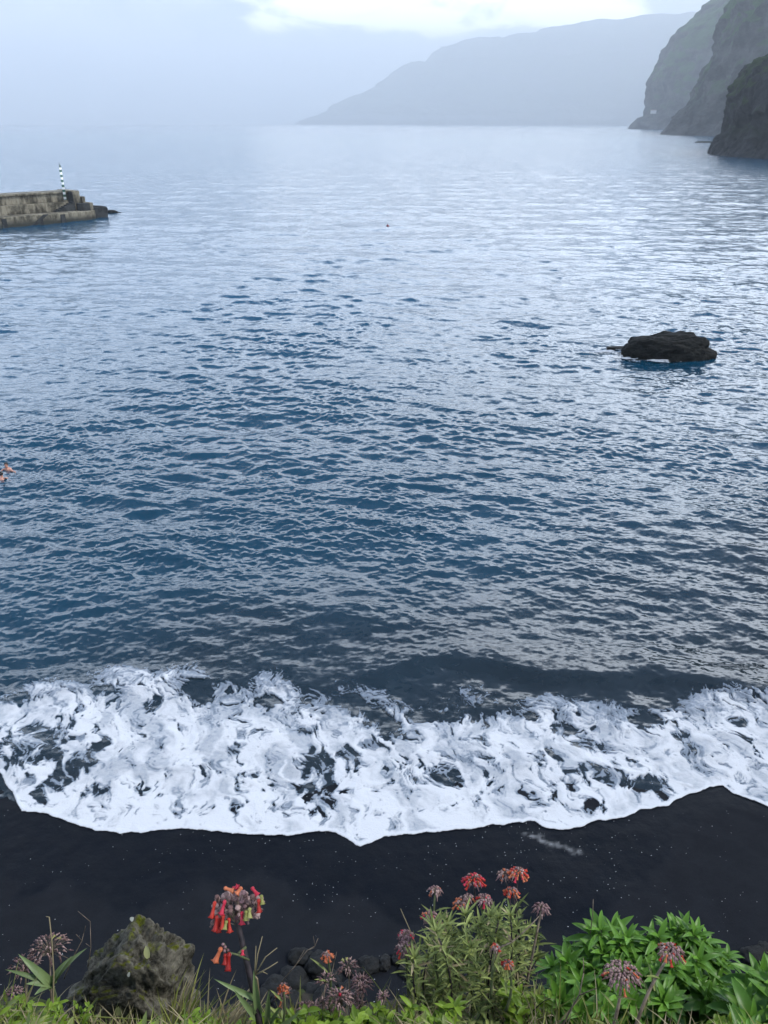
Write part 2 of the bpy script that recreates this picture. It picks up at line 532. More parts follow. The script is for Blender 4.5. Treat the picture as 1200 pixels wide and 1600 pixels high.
def foam_object():
    h = .024
    xs = np.arange(-15, 15, h); ys = np.arange(12.6, 20.6, h)
    X, Y = np.meshgrid(xs, ys)
    wob = .05 * fbm2(X * 2.2, Y * 0 + 3, 4, 3)
    yf = front_y(X) + wob; yb = back_y(X)
    tt = (Y - yf) / (yb - yf)
    wx = fbm2(X * .8, Y * .8, 4, 7) * .32; wy = fbm2(X * .8 + 40, Y * .8, 4, 9) * .32
    qx, qy = X + wx + .25 * (Y - 15), Y + wy
    # lace: veins between bubbles cells at several sizes
    r1 = 1 - np.abs(perlin2(qx * 3.0, qy * 2.2, 13)) * 1.9
    r2 = 1 - np.abs(perlin2(qx * 6.8 + 7, qy * 5.0, 15)) * 1.9
    r3 = 1 - np.abs(perlin2(qx * 14 + 3, qy * 11.0, 17)) * 1.9
    fb = fbm2(qx * .75, qy * .75, 5, 19)
    fb2 = fbm2(qx * 3.2, qy * 1.7, 5, 23, .6)
    r4 = 1 - np.abs(perlin2(qx * 27 + 3, qy * 21.0, 18)) * 1.9
    lace = .26 * r1 + .32 * r2 + .26 * r3 + .16 * r4
    D = 1.16 + .16 * fb + .16 * fb2

    def patch(px, py, rx, ry, rot=0.0, amt=.5):
        amt = amt * 1.45
        nonlocal D
        a = shore_pt(px, py); b = shore_pt(px + rx, py); cpt = shore_pt(px, py - ry)
        RX, RY = abs(b.x - a.x), abs(cpt.y - a.y)
        dx, dy = (X - a.x), (Y - a.y)
        ca, sa = math.cos(rot), math.sin(rot)
        e = np.hypot((dx * ca + dy * sa) / RX, (-dx * sa + dy * ca) / RY) + .28 * fb2
        D = D - amt * (1 - ss(.55, 1.15, e))
    for q in [(500, 1220, 34, 55, .1, .55), (55, 1165, 60, 42, .3, .48), (112, 1205, 26, 62, -.45, .55), (940, 1212, 44, 16, -.5, .6), (1022, 1232, 40, 22, -.2, .42), (690, 1215, 34, 20, .2, .3),
              (600, 1135, 30, 30, .4, .45), (480, 1140, 20, 10, 0, .35), (240, 1102, 16, 14, 0, .5), (310, 1082, 24, 20, .2, .5), (165, 1082, 24, 10, 0, .4), (30, 1095, 24, 12, 0, .45), (150, 1235, 24, 12, .5, .4),
              (990, 1195, 18, 9, -.3, .5), (765, 1108, 22, 9, 0, .4), (880, 1140, 20, 12, 0, .45), (925, 1165, 40, 14, -.3, .3), (1010, 1125, 30, 12, 0, .45), (1150, 1130, 18, 9, 0, .4), (740, 1180, 60, 40, .2, .14),
              (860, 1235, 60, 30, 0, .16), (430, 1265, 60, 20, 0, .12), (1090, 1180, 26, 30, .3, .22), (370, 1170, 18, 10, .4, .3), (220, 1265, 40, 12, 0, .14), (545, 1185, 16, 22, .2, .25), (635, 1290, 30, 8, 0, .1),
              (830, 1120, 16, 8, 0, .4), (870, 1180, 24, 10, -.4, .34), (700, 1120, 18, 9, 0, .4), (1060, 1150, 14, 9, 0, .4), (930, 1262, 26, 12, .3, .34), (660, 1120, 30, 12, 0, .4), (420, 1095, 20, 14, 0, .5)]:
        patch(*q)
    # ragged rear edge, thin towards the open water
    rag = .20 * fb + .16 * fb2 + .07 * fbm2(X * .35, Y * .35, 2, 29)
    D = D - .75 * ss(.70, 1.12, tt + rag * 1.1) - .5 * ss(1.02, 1.25, tt + rag)
    # streaky thinning of the older foam
    D = D - .10 * ss(.1, .5, fbm2(qx * 1.3 + qy * .9, qy * .35 - qx * .25, 4, 33)) * ss(.08, .2, tt)
    rims = [[(462, 1180), (446, 1196), (442, 1208), (447, 1228), (458, 1250), (474, 1272), (496, 1286), (530, 1300)], [(40, 1268), (95, 1258), (125, 1240), (150, 1215), (176, 1200)],
            [(962, 1182), (966, 1198), (985, 1208), (1020, 1212), (1050, 1222), (1085, 1228), (1130, 1226)], [(860, 1205), (905, 1226), (945, 1238), (975, 1242), (980, 1228), (972, 1216)]]
    rim = np.zeros_like(X)
    for pts in rims:
        P = [tuple(shore_pt(*p)[:2]) for p in pts]
        dd = poly_dist(X + .12 * fb2, Y + .14 * fbm2(X * 2 + 5, Y * 2, 4, 69), P)
        e0, e1 = np.array(P[0]), np.array(P[-1]); ends = np.minimum(np.hypot(X - e0[0], Y - e0[1]), np.hypot(X - e1[0], Y - e1[1]))
        rim = np.maximum(rim, (1 - ss(.0, .12 + .08 * fb, dd)) * np.clip(.55 + .9 * fb2, 0, 1) * ss(0, .5, ends))
    frontd = (Y - yf)
    rim_f = (1 - ss(.05, .22, frontd + .05 * fb2)) * (frontd > 0)
    D = np.maximum(D, rim * .95); D = np.maximum(D, rim_f * 1.05)
    # many small dark openings drawn out along the backwash
    ux, uy = qx * .95 + qy * .3, qy * .95 - qx * .3
    sp1 = perlin2(ux * 3.4 + 11, uy * 1.9, 43); sp2 = perlin2(ux * 8.0 + 5, uy * 4.2, 45); sp3 = perlin2(ux * 15., uy * 10., 47)
    area = np.clip(.2 + 1.5 * fbm2(X * .55 + 8, Y * .5, 3, 49), 0, 1)
    specks = ss(.30, .62, .55 * sp1 + .55 * sp2 + .3 * sp3 + .40 * area - .12) * ss(.05, .16, tt)
    D = D - .45 * specks * (1 - rim) * (1 - rim_f)
    D = np.maximum(D, (.57 + .14 * fb2) * (1 - ss(.72, .95, tt)))
    thr = 1.02 - D
    val = .55 * lace + .45 * np.clip(.5 + .9 * fb2, 0, 1)
    mask = ss(-.16, .14, val - thr * 1.12)
    thin = ss(-.05, .55, val - thr * 1.12)
    mask = np.maximum(mask, np.maximum(rim * .97, rim_f))
    thin = thin * (.56 + .44 * np.clip(.55 + 1.3 * fbm2(qx * 1.1 + 20, qy * .8, 5, 67, .6) + .5 * (1 - ss(.08, .5, tt)), 0, 1))
    thick = np.maximum(thin, np.maximum(rim, rim_f))
    mask = mask * ss(-.012, .012, frontd)
    _, _, dz, _ = waves(X, Y, np.full_like(X, h), np.full_like(X, h))
    W = np.maximum(dz, beach_z(Y) + .006)
    puff = .5 + .5 * fbm2(qx * 2.6, qy * 2.2, 4, 37)
    Z = W + .008 + mask * (.006 + .028 * thick * np.clip(puff, 0, 1.4) * ss(.0, .25, tt)) + .018 * np.maximum(rim, rim_f * .8)
    Z += .05 * ss(.72, .92, tt) * mask * np.clip(.4 + puff, 0, 1.5) * (1 - ss(1.0, 1.15, tt))
    Fq = grid_faces(len(ys), len(xs))
    mk = mask.ravel()
    keep = mk[Fq].max(1) > .02
    Fq = Fq[keep]
    used = np.zeros(len(mk), bool); used[Fq.ravel()] = True
    idx = np.cumsum(used) - 1
    V = np.stack([X, Y, Z], -1).reshape(-1, 3)[used]
    me = np_mesh('surf_foam', V, idx[Fq], {'mask': mk[used], 'thick': thick.ravel()[used]})
    m, t, out = new_mat('foam')
    p = pos(t)
    a = t.add('ShaderNodeAttribute', attribute_name='mask').outputs['Fac']
    th = t.add('ShaderNodeAttribute', attribute_name='thick').outputs['Fac']
    n = t.noise(p, 26, 4, .65); n2 = t.noise(p, 9, 4, .6)
    al = t.ramp(t.math('ADD', a, t.math('MULTIPLY', t.math('SUBTRACT', n, .5), .9)), .22, .70)
    op = t.math('MULTIPLY', al, t.math('ADD', .52, t.math('MULTIPLY', th, .48)))
    c = t.mix(t.ramp(t.math('ADD', th, t.math('MULTIPLY', t.math('SUBTRACT', n2, .5), .7)), .05, .9), (.27, .33, .41, 1), (.57, .59, .62, 1))
    b = pbsdf(t, None, c, .55, .3, bump(t, t.math('ADD', n, n2), .02, .6))
    mx = t.add('ShaderNodeMixShader', {0: op, 1: t.add('ShaderNodeBsdfTransparent').outputs[0], 2: b.outputs[0]})
    t.l.new(mx.outputs[0], out.inputs[0])
    tag(link('surf_foam', me, None, m), 'white lacy surf foam washing up the black beach', 'foam', kind='stuff')
    return m


FOAM = foam_object()


def foam_patch(name, label, cx, cy, rx, ry, rot, seed, n=90, hole=None, z0=.05):
    s = np.linspace(-1, 1, n); A, B = np.meshgrid(s, s)
    ca, sa = math.cos(rot), math.sin(rot)
    X = cx + A * rx * ca - B * ry * sa; Y = cy + A * rx * sa + B * ry * ca
    e = np.hypot(A, B)
    fb = fbm2(A * 2.1, B * 2.1, 5, seed, .65)
    mask = .8 * ss(.05, .5, (1 - e) * 1.0 - .42 + 1.1 * fb)
    if hole is not None:
        mask *= ss(.5, .75, e)
    Z = z0 + .05 * mask + .05 * fb
    Fq = grid_faces(n, n); mk = mask.ravel(); Fq = Fq[mk[Fq].max(1) > .05]
    me = np_mesh(name, np.stack([X, Y, Z], -1).reshape(-1, 3), Fq, {'mask': mk, 'thick': mk * .7})
    tag(link(name, me, None, FOAM), label, 'foam', kind='stuff')


# ------------------------------------------------------------------ beach
def beach_object():
    xs = np.arange(-26, 26, .05); ys = np.concatenate([np.arange(6.5, 8.6, .2), np.arange(8.6, 16.5, .05), np.arange(16.5, 30, .5)])
    X, Y = np.meshgrid(xs, ys)
    bnd = np.array([shore_pt(*q)[:2] for q in [(-300, 1400), (0, 1395), (60, 1405), (110, 1390), (180, 1425), (230, 1400), (300, 1390), (380, 1385), (440, 1385), (500, 1415), (560, 1420), (640, 1440), (760, 1470), (900, 1475), (1000, 1400), (1060, 1320), (1100, 1270), (1200, 1280), (1500, 1300)]])
    by = np.interp(X, bnd[:, 0], bnd[:, 1])
    f = fbm2(X * .9, Y * .6, 5, 51); f2 = fbm2(X * .35 + Y * .5, Y * .2, 3, 53)
    wet = ss(-.22, .26, Y - by + .45 * f + .30 * f2)
    Z = beach_z(Y) + .02 * fbm2(X * .35, Y * .35, 4, 55) * ss(14.5, 12.5, Y) + .004 * fbm2(X * 3, Y * 3, 3, 57)
    a = shore_pt(826, 1306); b = shore_pt(905, 1330)
    dd = poly_dist(X + .1 * f, Y + .16 * fbm2(X * 2.5, Y * 2.5, 4, 59), [tuple(a[:2]), tuple(b[:2])])
    streak = (1 - ss(.0, .16, dd)) * np.clip(.6 + 1.1 * fbm2(X * 7, Y * 7, 3, 61), 0, 1)
    # flecks of foam left behind, thicker in the middle of the beach
    cen = np.exp(-((X - 1.0) / 4.2) ** 2) * ss(10.2, 11.6, Y) + .8 * np.exp(-((X - shore_pt(1020, 1350).x) / 1.6) ** 2 - ((Y - shore_pt(1020, 1350).y) / .7) ** 2) + .25
    fl = np.clip(cen * (.55 + 1.0 * fbm2(X * 1.1, Y * 1.1, 4, 63)), 0, 1.2)
    me = np_mesh('beach', np.stack([X, Y, Z], -1).reshape(-1, 3), grid_faces(len(ys), len(xs)), {'wet': wet, 'streak': streak, 'fleck': fl})
    m, t, out = new_mat('black_sand')
    p = pos(t)
    wt = t.add('ShaderNodeAttribute', attribute_name='wet').outputs['Fac']
    st = t.add('ShaderNodeAttribute', attribute_name='streak').outputs['Fac']
    fk = t.add('ShaderNodeAttribute', attribute_name='fleck').outputs['Fac']
    n = t.noise(p, 2.2, 6, .6); g = t.noise(p, 120, 3, .7)
    c = t.mix(wt, (.0095, .0115, .0155, 1), (.0014, .0034, .0072, 1))
    c = t.mix(t.math('MULTIPLY', t.ramp(n, .35, .7), .4), c, (.0050, .0065, .009, 1))
    c = t.mix(t.math('MULTIPLY', t.ramp(g, .45, .8), .35), c, (.06, .058, .058, 1))
    vo = t.add('ShaderNodeTexVoronoi', {'Vector': p, 'Scale': 11.0, 'Randomness': 1.0}, voronoi_dimensions='2D')
    rnd = t.add('ShaderNodeSeparateColor', {0: vo.outputs['Color']})
    on = t.math('LESS_THAN', rnd.outputs[0], t.math('MULTIPLY', fk, .17))
    size = t.math('MULTIPLY', rnd.outputs[1], .105)
    dot = t.math('MULTIPLY', on, t.math('LESS_THAN', vo.outputs['Distance'], size))
    w_ = t.math('MAXIMUM', t.math('MULTIPLY', dot, .75), t.math('MULTIPLY', st, .28))
    c = t.mix(w_, c, (.62, .64, .66, 1))
    rough = t.math('ADD', t.math('MULTIPLY', t.math('SUBTRACT', 1.0, wt), .5), t.math('ADD', .20, t.math('MULTIPLY', n, .25)))
    pbsdf(t, out, c, rough, .055, bump(t, t.math('ADD', t.math('MULTIPLY', n, 1.0), t.math('MULTIPLY', g, .05)), .02))
    tag(link('beach', me, None, m), 'black volcanic sand beach, wet near the foam', 'beach', kind='structure')


beach_object()

# ------------------------------------------------------------------ the bank below the camera
BANK = [(-9, 14.0), (-2, 13.9), (.3, 13.85), (.6, 13.78), (.75, 13.64), (.9, 13.40), (1.05, 13.15), (1.15, 12.95), (1.3, 12.55), (1.7, 11.6), (2.6, 9.6), (4, 7.1), (6, 4.1), (8, 1.9), (9.1, .75), (9.6, .35), (10.2, -.1)]


def bank_object():
    ys = np.concatenate([np.linspace(-9, .5, 12), np.linspace(.55, 2.0, 90), np.linspace(2.05, 10.2, 90)])
    xs = np.concatenate([np.linspace(-30, -1.6, 60), np.linspace(-1.55, 1.55, 190), np.linspace(1.6, 30, 60)])
    X, Y = np.meshgrid(xs, ys)
    b = np.array(BANK)
    Z = np.interp(Y, b[:, 0], b[:, 1])
    P = np.stack([X, Y, Z], -1)
    am = ss(1.3, 4, Y)
    Z = Z + am * (.28 * fbm3(P * .7, 4, 71) - .12) * ss(10.4, 9.0, Y) + .03 * fbm3(P * 7, 4, 73) * (1 - am)
    Y2 = Y + am * .3 * fbm3(P * .9 + 5, 4, 75)
    me = np_mesh('hillside', np.stack([X, Y2, Z], -1).reshape(-1, 3), grid_faces(len(ys), len(xs)))
    m = rock_mat('bank_soil', (.010, .009, .007), (.04, .033, .024), 3.0, .03, moss=(.035, .05, .01), moss_amt=.0)
    tag(link('hillside', me, None, m), 'dark soil bank dropping to the beach below the plants', 'hillside', kind='structure')


bank_object()

# ------------------------------------------------------------------ headlands and mountains
def headland(name, label, toe_px, Ydist, prof_px, Rcurve, span, amp, fs, mat, seed, base_z=-2.0, skew=.25, ns=150, nt=200, cat='headland'):
    dep = Ydist * math.cos(PITCH) + CAM.z * math.sin(PITCH)
    pts = []
    for px, py in prof_px:
        # silhouette point on the plane y = Ydist
        r = ray(px, py); s = Ydist / r.y; p = CAM + r * s
        pts.append((p.x, p.z))
    x0 = pts[0][0]
    pr = np.array([(p[0] - x0, max(0, p[1])) for p in pts])
    pr[0, 1] = base_z
    L = np.concatenate([[0], np.cumsum(np.hypot(np.diff(pr[:, 0]), np.diff(pr[:, 1])))])
    s = np.linspace(0, L[-1], ns)
    PX, PZ = np.interp(s, L, pr[:, 0]), np.interp(s, L, pr[:, 1])
    tv = np.linspace(-1, 1, nt) * span
    T, _ = np.meshgrid(tv, s)
    bend = T ** 2 / Rcurve
    X = x0 + PX[:, None] + bend + skew * T; Y = Ydist + T; Z = np.repeat(PZ[:, None], nt, 1)
    P = np.stack([X, Y, Z], -1) / fs
    n = fbm3(P, 6, seed, .55)
    rid = 1 - np.abs(fbm3(P * np.array([.8, .8, .35]) + 9, 5, seed + 9, .5)) * 1.6
    damp = ss(0, amp * 1.5, Z - base_z)
    X = X - amp * (n * .7 + rid * .5 - .3) * damp
    Y = Y - amp * .6 * fbm3(P + 31, 4, seed + 3) * damp
    Z = Z + amp * .35 * fbm3(P * 1.3 + 77, 5, seed + 5) * damp
    me = np_mesh(name, np.stack([X, Y, Z], -1).reshape(-1, 3), grid_faces(ns, nt))
    tag(link(name, me, None, mat, smooth=True), label, cat, kind='structure')


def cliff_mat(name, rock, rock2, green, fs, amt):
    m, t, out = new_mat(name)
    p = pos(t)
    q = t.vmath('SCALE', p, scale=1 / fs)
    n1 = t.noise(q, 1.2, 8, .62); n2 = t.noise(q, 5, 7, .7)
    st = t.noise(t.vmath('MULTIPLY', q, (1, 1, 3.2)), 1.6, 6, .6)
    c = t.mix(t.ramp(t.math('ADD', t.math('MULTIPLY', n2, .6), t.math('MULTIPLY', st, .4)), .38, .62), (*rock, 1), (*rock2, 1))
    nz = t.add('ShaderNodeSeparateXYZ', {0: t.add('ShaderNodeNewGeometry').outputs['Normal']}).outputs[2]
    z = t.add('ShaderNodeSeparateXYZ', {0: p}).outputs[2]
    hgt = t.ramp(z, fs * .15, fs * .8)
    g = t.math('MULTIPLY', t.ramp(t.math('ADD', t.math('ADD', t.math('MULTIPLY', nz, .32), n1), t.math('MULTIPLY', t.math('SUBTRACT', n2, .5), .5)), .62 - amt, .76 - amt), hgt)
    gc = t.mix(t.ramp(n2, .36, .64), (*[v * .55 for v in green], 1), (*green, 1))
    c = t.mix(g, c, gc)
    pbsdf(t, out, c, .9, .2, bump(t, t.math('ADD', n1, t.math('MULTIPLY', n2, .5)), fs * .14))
    return m


near_m = cliff_mat('near_cliff', (.002, .003, .004), (.030, .032, .033), (.018, .034, .009), 30, .06)
mid_m = cliff_mat('mid_cliff', (.004, .005, .007), (.075, .075, .070), (.030, .075, .016), 120, .06)
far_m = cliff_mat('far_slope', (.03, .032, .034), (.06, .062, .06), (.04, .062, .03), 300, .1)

headland('headland', 'nearest dark headland at the right edge with a rocky toe', None, 480,
         [(1105, 232), (1120, 225), (1134, 211), (1142, 195), (1141, 176), (1144, 150), (1151, 130), (1166, 110), (1186, 95), (1206, 86), (1250, 60), (1330, 40), (1600, 20)],
         260, 120, 5.5, 13, near_m, 81, ns=220, nt=200)
headland('cliff', 'tall grey sea cliff standing behind the dark headland', None, 1350,
         [(1030, 203), (1052, 190), (1073, 165), (1088, 137), (1108, 102), (1118, 78), (1126, 50), (1139, 15), (1148, -5), (1160, -40), (1220, -75), (1600, -90)],
         420, 340, 15, 40, mid_m, 91, ns=240, nt=200)
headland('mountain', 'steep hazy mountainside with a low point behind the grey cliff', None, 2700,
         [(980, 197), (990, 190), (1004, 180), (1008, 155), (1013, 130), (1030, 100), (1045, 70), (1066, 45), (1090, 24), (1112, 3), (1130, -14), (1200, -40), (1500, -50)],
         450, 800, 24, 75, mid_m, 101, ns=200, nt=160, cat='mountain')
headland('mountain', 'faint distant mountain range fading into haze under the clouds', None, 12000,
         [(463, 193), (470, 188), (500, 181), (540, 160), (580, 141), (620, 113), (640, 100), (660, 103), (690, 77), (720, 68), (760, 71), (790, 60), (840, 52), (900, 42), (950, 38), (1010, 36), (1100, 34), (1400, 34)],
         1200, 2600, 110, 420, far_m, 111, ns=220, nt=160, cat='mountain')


def side_cliff():
    # the coast between the beach and the headland, to the right of the picture
    s = np.linspace(0, 1, 120); h = np.linspace(0, 1, 60)
    Sg, Hg = np.meshgrid(s, h)
    bx = np.interp(s, [0, .1, .3, .6, 1], [17, 30, 72, 150, 330]); by = np.interp(s, [0, .1, .3, .6, 1], [3, 24, 85, 210, 470])
    X = bx[None, :] + Hg * 38 * (.4 + s[None, :]); Y = by[None, :] - Hg * 8; Z = -2 + Hg * (18 + 48 * ss(0, .4, s))[None, :] ** 1.0
    P = np.stack([X, Y, Z], -1) / 18
    X = X + 5 * fbm3(P, 5, 121) * ss(0, .2, s)[None, :]; Z = Z + 2 * fbm3(P + 9, 4, 123) * ss(0, .1, Hg)
    me = np_mesh('coast_cliff', np.stack([X, Y, Z], -1).reshape(-1, 3), grid_faces(60, 120))
    tag(link('cliff', me, None, near_m), 'dark cliff of the shore to the right of the beach', 'cliff', kind='structure')


side_cliff()

# small pale house on the low point of the second mountain
hp = CAM + ray(1021, 174) * (2550 / ray(1021, 174).y)
house = empty('house', hp, 'tiny white house on the low hazy point under the mountain', 'house')
b = MB(); b.box(hp + Vector((-7, -5, -6)), (14, 0, 0), (0, 9, 0), (0, 0, 8.5))
b.build('wall', plain_mat('house_white', (.45, .45, .44), (.5, .5, .49), 1), house, smooth=False)
b = MB(); z = hp + Vector((0, 0, 2.52))
b.poly([z + Vector((-7.5, -5.5, 0)), z + Vector((7.5, -5.5, 0)), z + Vector((7.5, -.5, 2)), z + Vector((-7.5, -.5, 2))])
b.poly([z + Vector((-7.5, -.5, 2)), z + Vector((7.5, -.5, 2)), z + Vector((7.5, 4.5, 0)), z + Vector((-7.5, 4.5, 0))])
b.poly([z + Vector((-7.5, -5.5, 0)), z + Vector((-7.5, -.5, 2)), z + Vector((-7.5, 4.5, 0))]); b.poly([z + Vector((7.5, -5.5, 0)), z + Vector((7.5, 4.5, 0)), z + Vector((7.5, -.5, 2))])
b.build('roof', plain_mat('house_roof', (.25, .18, .15), (.3, .2, .17), 1), house, smooth=False)

# ------------------------------------------------------------------ rocks
def rock(name, label, cat, loc, size, mat, seed, sub=4, rough=.35, freq=1.2, rot=0.0, shaper=None, group=None, flat=None):
    V, T = ICO[sub]
    V = V.copy()
    V = np.sign(V) * np.abs(V) ** .85
    if shaper:
        V = shaper(V)
    n = fbm3(V * freq + seed * 3.7, 5, seed, .55)
    cr = 1 - np.abs(fbm3(V * freq * 1.7 + seed, 4, seed + 7)) * 2
    V = V * (1 + rough * (n * .8 + .25 * cr))[:, None]
    V = V * np.array(size)
    ca, sa = math.cos(rot), math.sin(rot)
    V = np.stack([V[:, 0] * ca - V[:, 1] * sa, V[:, 0] * sa + V[:, 1] * ca, V[:, 2]], 1)
    me = np_mesh(name, V, T)
    o = link(name, me, None, mat)
    o.location = loc
    return tag(o, label, cat, group)


sea_rock_m = rock_mat('sea_rock_stone', (.002, .003, .003), (.013, .014, .013), .9, .14, .75, spec=.18)


def shape_sea(V):
    x = V[:, 0]
    top = np.interp(x, [-1.2, -1.0, -.85, -.5, .3, .55, .75, 1.0, 1.2], [.35, .5, .78, .92, 1.0, .95, .62, .28, .15])
    V[:, 2] = np.where(V[:, 2] > 0, np.minimum(V[:, 2] * 1.25, 1.0) * top, V[:, 2])
    return V


g0 = ground(1055, 563)
rock('sea_rock', 'large black rock standing alone in the water on the right', 'rock', (g0.x, g0.y + 1.3, .1), (3.35, 1.5, 1.36), sea_rock_m, 4, 6, .18, 1.9, .06, shape_sea)
g1 = ground(966, 545)
rock('wet_rock', 'low wet rock ledge breaking the surface left of the large black rock', 'rock', (g1.x, g1.y, -.02), (.9, .35, .16), sea_rock_m, 9, 4, .3, 1.6)
foam_patch('white_water', 'white water washing around the foot of the black sea rock', g0.x - 1.6, g0.y - .1, 3.0, 1.2, .0, 131, z0=.06)
foam_patch('white_water', 'thin foam streak trailing left of the low wet rock', g1.x - 1.0, g1.y - 1.0, 2.6, .5, 0, 137, z0=.06)
g2 = ground(1102, 223)
rock('reef_rock', 'thin dark reef off the tip of the nearest headland', 'rock', (g2.x, g2.y, -.3), (9, 3, 1.5), sea_rock_m, 12, 3, .3, 1.4)
g3 = ground(1030, 204)
foam_patch('white_water', 'white surf at the foot of the tall grey cliff', g3.x - 8, g3.y - 60, 34, 40, 0, 141, z0=.6)
g3 = ground(1108, 207)
foam_patch('white_water', 'white surf between the grey cliff and the dark headland', g3.x, g3.y, 26, 30, 0, 143, z0=.6)

# ------------------------------------------------------------------ pier
def conc_mat():
    m, t, out = new_mat('stained_concrete')
    p = pos(t)
    z = t.add('ShaderNodeSeparateXYZ', {0: p}).outputs[2]
    n1 = t.noise(p, .45, 7, .65); n2 = t.noise(t.vmath('MULTIPLY', p, (1, 1, .25)), 1.6, 6, .7)
    c = t.mix(t.ramp(t.math('ADD', t.math('MULTIPLY', n1, .5), t.math('MULTIPLY', n2, .5)), .40, .60), (.040, .035, .024, 1), (.23, .205, .15, 1))
    # tide mark
    wetl = t.ramp(t.math('ADD', z, t.math('MULTIPLY', n2, -1.2)), -.4, .5)
    c = t.mix(wetl, (.035, .035, .028, 1), c)
    pbsdf(t, out, c, .85, .3, bump(t, n2, .06))
    return m


CONC = conc_mat()
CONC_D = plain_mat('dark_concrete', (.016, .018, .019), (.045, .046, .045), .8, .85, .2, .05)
E0 = ground(145, 344); L0 = ground(0, 356)
ax = Vector((E0.x - L0.x, E0.y - L0.y, 0)); ax.normalize()
pv = Vector((-ax.y, ax.x, 0))                 # across the pier, away from the camera
if pv.y < 0:
    pv = -pv
Lp = 75.0
org = Vector((E0.x, E0.y, 0)) - ax * Lp
ZU = Vector((0, 0, 1))
pier = empty('pier', org, 'stepped old concrete pier with a stained parapet reaching in from the left', 'pier')


def pbox(s0, s1, a0, a1, z0, z1):
    b = MB(); b.box(org + ax * s0 + pv * a0 + ZU * z0, ax * (s1 - s0), pv * (a1 - a0), ZU * (z1 - z0)); return b


def bevel(o, wd):
    md = o.modifiers.new('bevel', 'BEVEL'); md.width = wd; md.segments = 2
    return o


bevel(pbox(0, Lp, 0, 1.2, -3, 1.5).build('quay', CONC, pier, False), .12)
bevel(pbox(0, Lp + 1.3, 1.203, 9, -3, 1.497).build('quay', CONC, pier, False), .12)
bevel(pbox(0, Lp - 2.1, 3.4, 9, 1.485, 2.9).build('walkway', CONC, pier, False), .08)
bevel(pbox(0, Lp - 1.5, 4.6, 8.6, 2.885, 4.5).build('parapet', CONC, pier, False), .08)
bevel(pbox(0, Lp - 1.6, 4.3, 4.585, 4.22, 4.51).build('coping', CONC, pier, False), .05)
bevel(pbox(Lp - 1.49, Lp - .1, 3.2, 8.6, 1.485, 4.6).build('end_block', CONC, pier, False), .08)
bevel(pbox(Lp - .09, Lp + .5, 2.6, 8.4, 1.485, 3.65).build('step', CONC, pier, False), .08)
bevel(pbox(Lp + .51, Lp + 1.2, 1.4, 8.2, 1.485, 2.7).build('step', CONC, pier, False), .08)
bevel(pbox(Lp - 1.65, Lp - 1.5, 2.8, 4.55, 1.5, 4.45).build('shaded_face', CONC_D, pier, False), .03)  # two dark slabs added; the end blocks' shade is put into their colour
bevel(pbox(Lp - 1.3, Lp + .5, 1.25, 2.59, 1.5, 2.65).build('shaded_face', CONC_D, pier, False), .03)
# flight of stairs to the parapet
b = MB()
for i in range(7):
    b.box(org + ax * (Lp - 5.2 + i * .5) + pv * 2.2 + ZU * 1.49, ax * .498, pv * 1.18, ZU * (.2 * (i + 1)))
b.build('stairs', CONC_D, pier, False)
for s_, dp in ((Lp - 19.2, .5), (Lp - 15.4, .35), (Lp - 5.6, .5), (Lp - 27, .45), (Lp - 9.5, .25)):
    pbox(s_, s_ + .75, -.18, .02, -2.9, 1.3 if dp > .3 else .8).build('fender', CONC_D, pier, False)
# sloping dark slip
b = MB(); q0 = org + ax * (Lp - 11) + pv * -.12
b.poly([q0 + ZU * -.2, q0 + ax * .8 + ZU * -.2, q0 + ax * 3.4 + ZU * 1.52, q0 + ax * 2.5 + ZU * 1.52])
b.poly([q0 + pv * .1 + ZU * -.2, q0 + ZU * -.2, q0 + ax * 2.5 + ZU * 1.52, q0 + pv * .1 + ax * 2.5 + ZU * 1.52])
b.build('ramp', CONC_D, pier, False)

# striped pole
pb = org + ax * (Lp - 2.5) + pv * 3.9 + ZU * 2.9
pole = empty('marker_pole', pb, 'green and white banded marker pole with a small lamp on the pier end', 'pole')
m, t, out = new_mat('pole_bands')
z = t.add('ShaderNodeSeparateXYZ', {0: t.add('ShaderNodeTexCoord').outputs['Object']}).outputs[2]
band = t.math('LESS_THAN', t.math('FRACT', t.math('MULTIPLY', z, 1 / .78)), .5)
n = t.noise(pos(t), 4, 4, .6)
pbsdf(t, out, t.mix(band, t.mix(n, (.72, .74, .72, 1), (.85, .86, .84, 1)), t.mix(n, (.02, .07, .05, 1), (.05, .13, .09, 1))), .5, .4)
b = MB(); b.tube([pb + ZU * .02, pb + ZU * 5.4], .22, .2, 16); b.build('shaft', m, pole)
b = MB(); b.tube([pb, pb + ZU * .25], .42, .38, 14); b.build('base', CONC, pole)
b = MB(); b.tube([pb + ZU * 5.41, pb + ZU * 5.75], .17, .15, 12); b.tube([pb + ZU * 5.76, pb + ZU * 6.15], .08, .05, 10)
b.build('lamp', plain_mat('pole_lamp', (.10, .14, .13), (.2, .24, .22), 5, .4), pole)


def block(name, label, px, py, size, rot, tilt, mat=CONC_D, dz=.2):
    g = ground(px, py)
    b = MB(); sx, sy, sz = size
    o = b
    pts = []
    M = Matrix.Rotation(rot, 3, 'Z') @ Matrix.Rotation(tilt, 3, 'Y')
    for k, (zz, s) in enumerate(((-1.2, 1.0), (sz * .8, 1.0), (sz, .82))):
        pts.append([g + Vector((0, 0, dz)) + M @ Vector((sx * s * i, sy * s * j, zz)) for i, j in ((-.5, -.5), (.5, -.5), (.5, .5), (-.5, .5))])
    b.rings(pts)
    ob = b.build_at(name, mat, g, False)
    bevel(ob, .07)
    return tag(ob, label, 'concrete block')


